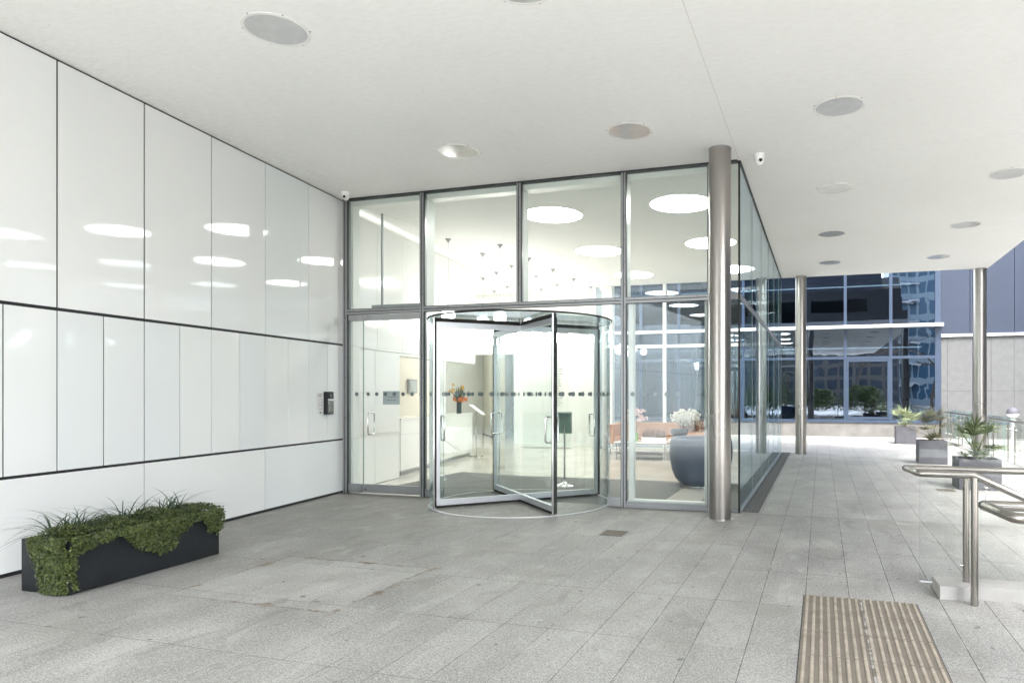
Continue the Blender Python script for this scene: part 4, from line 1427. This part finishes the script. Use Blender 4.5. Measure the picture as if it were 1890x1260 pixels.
sg = thing('sedge_tuft', 'dark sedge tuft arching over the near end of the black trough', 'grass tuft', (-5.66, 3.86, ht - .05), 'sedge tufts in the black trough planter')
def tuft(x, y, nb, L, name_label, par=None, up=0):
    tt = par or thing('sedge_tuft', name_label, 'grass tuft', (x, y, ht - .05), 'sedge tufts in the black trough planter')
    m = MB()
    for i in range(nb):
        a = rn.uniform(0, 2 * pi)
        blade(m, (x + rn.uniform(-.05, .05), y + rn.uniform(-.12, .12), ht - .03), a, rn.uniform(.6, 1.15) * L, rn.uniform(.007, .012), rn.uniform(.40, 1.0), 12, rn, (.25, 1.3))
    for i in range(up):
        blade(m, (x + rn.uniform(-.02, .02), y + rn.uniform(-.02, .02), ht - .05), rn.uniform(0, 2 * pi), L * rn.uniform(.30, .55), .013, rn.uniform(.12, .3), 7, rn, (.2, .9))
    m.build('blades', M['blade'], tt)


tuft(-5.66, 3.84, 120, .50, '', sg, 22)
tuft(-5.64, 4.30, 120, .44, 'dark sedge tuft in the middle of the black trough planter', up=14)
tuft(-5.66, 4.70, 120, .48, 'tallest sedge tuft at the far end of the black trough', up=20)

# ------------------------------------------------------------------ grey cube planters with fan palms
def cube_planter(x0, y0, s, h, label, plabel, pm, spread, hgt, seed, nf=13, bushy=0):
    r_ = random.Random(seed)
    t = thing('cube_planter', label, 'planter', (x0 + s / 2, y0 + s / 2, 0), 'grey zinc cube planters along the walkway')
    cxp, cyp = x0 + s / 2, y0 + s / 2
    m = MB()
    o, i_ = [(x0, y0), (x0 + s, y0), (x0 + s, y0 + s), (x0, y0 + s)], [(x0 + .025, y0 + .025), (x0 + s - .025, y0 + .025), (x0 + s - .025, y0 + s - .025), (x0 + .025, y0 + s - .025)]
    vs = [(x, y, .004) for x, y in o] + [(x, y, h) for x, y in o] + [(x, y, h) for x, y in i_] + [(x, y, h - .06) for x, y in i_]
    fs = [(3, 2, 1, 0)] + [(i, (i + 1) % 4, (i + 1) % 4 + 4, i + 4) for i in range(4)] + [(i + 4, (i + 1) % 4 + 4, (i + 1) % 4 + 8, i + 8) for i in range(4)] + [(i + 8, (i + 1) % 4 + 8, (i + 1) % 4 + 12, i + 12) for i in range(4)]
    m.add(vs, fs); m.build('body', M['planter_grey'], t, bevel=.004)
    MB().box(x0 + .026, x0 + s - .026, y0 + .026, y0 + s - .026, h - .09, h - .055).build('soil', M['soil'], t)
    p = thing('fan_palm', plabel, 'palm', (cxp, cyp, h - .05), 'dwarf fan palms in the grey planters')
    MB().tube([(cxp, cyp, h - .06), (cxp + .01, cyp, h + .10)], .045, 10, .03).build('trunk', M['bark'], p)
    lv = MB(); pet = MB()
    def fan(base, ang, tilt, L, R_, nbl=15):
        d = Vector((cos(ang) * sin(tilt), sin(ang) * sin(tilt), cos(tilt)))
        mid = Vector(base) + d * L * .55
        end = Vector(base) + d * L + Vector((0, 0, -.05 * L * sin(tilt)))
        pet.tube([base, mid, end], .006, 5, .004)
        dd = (end - mid).normalized()
        side = dd.cross(Vector((0, 0, 1)))
        if side.length < .05: side = Vector((1, 0, 0))
        side.normalize()
        up_ = side.cross(dd)
        for k in range(nbl):
            th = radians(-78 + 156 * k / (nbl - 1)) + r_.gauss(0, .04)
            bd = (dd * cos(th) + side * sin(th)).normalized()
            LL = R_ * (1 - .28 * abs(th) / 1.4) * r_.uniform(.85, 1.08)
            nn = bd.cross(up_).normalized() * .0085 * (s / .55)
            a_ = end; b_ = end + bd * LL * .45 + up_ * .02; c_ = end + bd * LL + Vector((0, 0, -LL * r_.uniform(.02, .22)))
            lv.add([a_ - nn * .4, a_ + nn * .4, b_ + nn, b_ - nn, c_], [(0, 1, 2, 3), (3, 2, 4)])
    for i in range(nf):
        ang = 2 * pi * i / nf * 1.618 * 2 + r_.uniform(-.3, .3)
        tilt = radians(r_.uniform(8, 72))
        fan((cxp, cyp, h + .05), ang, tilt, hgt * r_.uniform(.6, 1.0) * (1.0 if tilt < 1 else .8), spread * r_.uniform(.8, 1.1))
    for i in range(bushy):
        fan((cxp + r_.uniform(-.1, .1), cyp + r_.uniform(-.1, .1), h - .04), r_.uniform(0, 2 * pi), radians(r_.uniform(20, 80)), .12, spread * .6, 9)
    lv.build('fronds', M[pm], p); pet.build('stalks', M['palm'], p)


cube_planter(2.14, 21.95, .56, .52, 'farthest grey cube planter, out in the light by the blue building', 'pale bleached fan palm in the farthest planter', 'palm_pale', .36, .45, 3, 16, 8)
cube_planter(2.00, 15.84, .56, .50, 'second grey cube planter, under the canopy before the farthest one', 'brownish lopsided fan palm in the middle planter', 'palm_brown', .34, .54, 14, 11, 9)
cube_planter(2.06, 11.75, .60, .48, 'nearest grey cube planter, behind the looped handrail', 'wide green fan palm in the nearest planter', 'palm', .38, .50, 8, 15, 12)
cube_planter(2.9, 9.6, .60, .48, 'grey cube planter at the far right, beside the looped handrails', 'green fan palm at the far right whose fronds reach over the balustrade glass', 'palm', .40, .50, 31, 13, 6)

# ------------------------------------------------------------------ handrails with looped ends
def looprail(y0, y1, x0, z, drop_x, label, posts, name='handrail', back_far=4.2, r=.0255):
    t = thing(name, label, 'handrail', (x0 + .4, (y0 + y1) / 2, 0))
    zz = z
    dz = lambda x: z - (x - drop_x) * .47 if x > drop_x else z
    front = [(back_far, y0, dz(back_far)), (drop_x, y0, z), (x0 + .10, y0, z), (x0 + .02, y0 + .02, z)]
    pts = [(back_far, y0, dz(back_far)), (drop_x, y0, z), (x0 + .09, y0, z), (x0 + .06, y0 + .005, z), (x0 + .04, y0 + .025, z), (x0 - .005, y1 - .035, z), (x0 - .01, y1 - .012, z), (x0 + .01, y1 - .001, z), (x0 + .05, y1, z), (back_far, y1, z)]
    MB().tube(pts, r, 20).build('rail', M['rail_steel'], t)
    for (px, py, pz0, pr) in posts:
        MB().cyl(px, py, pz0, z - r * .7, pr, 24).build('post', M['rail_steel'], t)
    return t


t = looprail(5.345, 5.705, .635, .925, 1.03, 'stainless handrail with looped end beside the glass panel', [(1.037, 5.345, .0, .0245), (1.03, 5.60, .101, .0235)])
m_ = MB(); m_.ball(1.115, 5.36, .835, .016, 14, 8); m_.cyl(1.112, 5.36, .70, .83, .006, 8); m_.build('clip', M['chrome'], t)
m_ = MB(); m_.ball(.998, 5.60, .22, .014, 12, 8); m_.build('clip', M['chrome'], t)
MB().box(1.0, 1.06, 5.60, 5.69, .885, .905).build('bracket', M['rail_steel'], t)
looprail(3.48, 3.85, .80, .935, 1.25, 'nearer stainless handrail loop, at the far right beside the steps', [(1.40, 3.48, .0, .0245), (1.40, 3.85, 0, .0245)])
t = thing('glass_balustrade', 'clear frameless glass panel standing behind the looped handrail', 'balustrade', (1.9, 5.9, 0))
pane('pane', t, .748, 2.2, 5.885, 5.897, .02, 1.07, 'glass_rail')
pane('pane', t, 2.21, 3.7, 5.885, 5.897, .02, 1.07, 'glass_rail')
MB().box(.748, 3.7, 5.880, 5.902, 0.001, .012).build('channel', M['white_trim'], t)
t = thing('stone_plinth', 'low pale stone upstand under the handrail posts', 'plinth', (.82, 5.5, 0))
MB().prism([(.825, 5.43), (1.02, 5.44), (1.03, 5.49), (4.4, 5.52), (4.4, 5.80), (.815, 5.72)], .001, .10).build('stone', M['upstand'], t, bevel=.004)

# outer balustrade with clipped glass
t = thing('glass_balustrade', 'long clipped glass balustrade with steel rail along the outer walkway edge', 'balustrade', (3.97, 18, 0))
xb = 3.97
MB().tube([(xb, 25.2, .90), (xb, 12.0, .90), (xb, 6.3, .90)], .024, 14).build('rail', M['rail_steel'], t)
y = 24.6
while y > 7:
    for dy in (0, .55):
        po = MB().cyl(xb, y - dy, .003, .80, .016, 10).build('post', M['rail_steel'], t)
        for z in (.72, .2):
            MB().tube([(xb - .06, y - dy, z), (xb + .044, y - dy, z)], .012, 8).build('clip', M['rail_steel'], po)
        MB().tube([(xb, y - dy, .8), (xb, y - dy, .885)], .007, 6).build('pin', M['rail_steel'], po)
    y -= 1.9
y = 25.15
while y > 7:
    pane('pane', t, xb + .045, xb + .057, y - 1.85, y, .06, .98, 'glass_rail'); y -= 1.9

# ball topped bollard light
t = thing('bollard_light', 'round headed bollard light beyond the glass balustrade', 'bollard light', (5.02, 21.0, 0))
bx, by = 5.02, 21.0
MB().cyl(bx, by, .001, .86, .06, 20).build('post', M['white_trim'], t)
MB().lathe([(.001, 1.14), (.06, 1.13), (.12, 1.09), (.155, 1.03), (.165, .96)][::-1], bx, by, 28).build('cap', M['planter_grey'], t)
MB().lathe([(.06, .86), (.11, .88), (.15, .92), (.163, .955)], bx, by, 28).build('diffuser', M['cctv'], t)

# tactile slabs
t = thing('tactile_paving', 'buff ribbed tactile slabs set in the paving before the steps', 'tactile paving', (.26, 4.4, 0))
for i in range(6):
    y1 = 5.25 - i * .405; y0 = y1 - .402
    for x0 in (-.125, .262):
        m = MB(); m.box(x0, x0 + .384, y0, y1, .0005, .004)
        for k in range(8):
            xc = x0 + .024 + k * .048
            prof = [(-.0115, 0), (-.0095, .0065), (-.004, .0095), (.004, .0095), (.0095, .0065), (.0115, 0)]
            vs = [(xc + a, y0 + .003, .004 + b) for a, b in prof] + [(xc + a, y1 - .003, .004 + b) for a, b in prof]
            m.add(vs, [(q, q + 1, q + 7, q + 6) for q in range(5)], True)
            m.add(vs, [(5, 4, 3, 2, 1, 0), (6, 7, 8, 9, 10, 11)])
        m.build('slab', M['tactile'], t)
MB().box(-.132, .652, 2.8, 5.256, .0002, .0012).build('bedding', M['joint'], t)
# drain cover
t = thing('drain_cover', 'small rusty square inspection cover in the paving near the revolving door', 'drain cover', (-2.145, 6.98, 0))
MB().box(-2.26, -2.03, 6.86, 7.10, .001, .004).build('plate', M['brown_plate'], t)
MB().box(-2.27, -2.02, 6.85, 6.859, .001, .006).box(-2.27, -2.02, 7.101, 7.11, .001, .006).box(-2.27, -2.261, 6.859, 7.101, .001, .006).box(-2.029, -2.02, 6.859, 7.101, .001, .006).build('rim', M['grate'], t)
t = thing('drain_cover', 'small rusty square cover in the paving beside the nearest cube planter', 'drain cover', (1.85, 11.7, 0))
MB().box(1.72, 1.98, 11.5, 11.76, .001, .004).build('plate', M['brown_plate'], t)

# ------------------------------------------------------------------ surroundings seen in reflections, plus an added sky blocker
t = thing('apartment_tower', 'tall pale blue glazed apartment tower reflected in the blue building', 'building', (20, -62, 0))
MB().box(10, 27, -72, -60, 0, 62).build('body', M['tower'], t)
for z in range(3, 60, 3):
    MB().box(11, 14, -60, -58.6, z, z + .2).box(18, 21, -60, -58.6, z, z + .2).build('balcony', M['white_trim'], t)
t = thing('dark_block', 'dark low office block across the street', 'building', (-20, -46, 0))
MB().box(-42, 9.8, -59.5, -46, 0, 17).build('body', M['office'], t)
t = thing('dark_block', 'unseen dark block added on the right to cut the sky light', 'building', (21, 18, 0))  # out of view, added to hold back sky light from the right
MB().box(15, 27, -4, 45, 0, 17).build('body', M['office'], t)


def bare_tree(x, y, hgt, seed, label):
    r_ = random.Random(seed)
    t = thing('bare_tree', label, 'tree', (x, y, 0), 'leafless street trees')
    tr = MB(); cr_ = MB()
    def br(p, d, L, rad, lev):
        pts = [Vector(p)]
        q = Vector(p); dd = Vector(d)
        for _ in range(3):
            dd = (dd + Vector((r_.gauss(0, .12), r_.gauss(0, .12), r_.gauss(0, .06)))).normalized()
            q = q + dd * L / 3; pts.append(q.copy())
        (tr if lev < 2 else cr_).tube(pts, rad, 6 if lev < 2 else 4, rad * .55, cap=False)
        if lev >= 5: return
        for _ in range(3 if lev < 3 else 3):
            nd = (dd + Vector((r_.gauss(0, .55), r_.gauss(0, .55), r_.gauss(.12, .3)))).normalized()
            k_ = r_.choice((1, 2, 3))
            br(pts[k_] if lev > 0 else pts[3], nd, L * r_.uniform(.55, .8), rad * .52, lev + 1)
    br((x, y, 0), (0, 0, 1), hgt * .36, hgt * .02, 0)
    tr.build('trunk', M['bark'], t); cr_.build('crown', M['bark'], t)


bare_tree(-3.5, -18, 11, 1, 'bare tree in the street at the end of the clad wall')
bare_tree(2.5, -20, 12, 2, 'tallest bare tree, standing in the street in front of the entrance')
bare_tree(9.5, -16, 10, 3, 'bare tree at the street corner facing the entrance')
bare_tree(15, 2, 10, 4, 'bare tree on the street side right of the forecourt')


def shrub(x, y, rx, ry, hgt, n, seed, label):
    r_ = random.Random(seed)
    t = thing('hedge_shrub', label, 'shrub', (x, y, 0), 'evergreen shrubs along the forecourt edge')
    m = MB()
    for _ in range(n):
        a = r_.uniform(0, 2 * pi); q = r_.random() ** .4; z = r_.random() ** .7
        k_ = 1 - .5 * z ** 2
        k_ *= 1 + .2 * sin(a * 5 + z * 6)
        lf_(m, (x + rx * q * cos(a) * k_, y + ry * q * sin(a) * k_, .05 + hgt * z), (cos(a), sin(a), .6), .07, r_)
    m.build('crown', M['hedge'], t)
    MB().cyl(x, y, 0, hgt * .7, .06, 8).build('trunk', M['bark'], t)


shrub(-4.6, -13, 2.2, 1.4, 2.6, 5000, 1, 'tall evergreen shrub past the end of the clad wall')
shrub(-.3, -14, 2.2, 1.2, 1.9, 4500, 2, 'low rounded evergreen shrub across from the revolving door')
shrub(3.6, -13.5, 2.0, 1.2, 2.2, 4500, 3, 'evergreen shrub at the street corner facing the entrance')
shrub(12.5, 6, 1.4, 3, 1.8, 4500, 4, 'evergreen shrub beyond the steps on the street side')
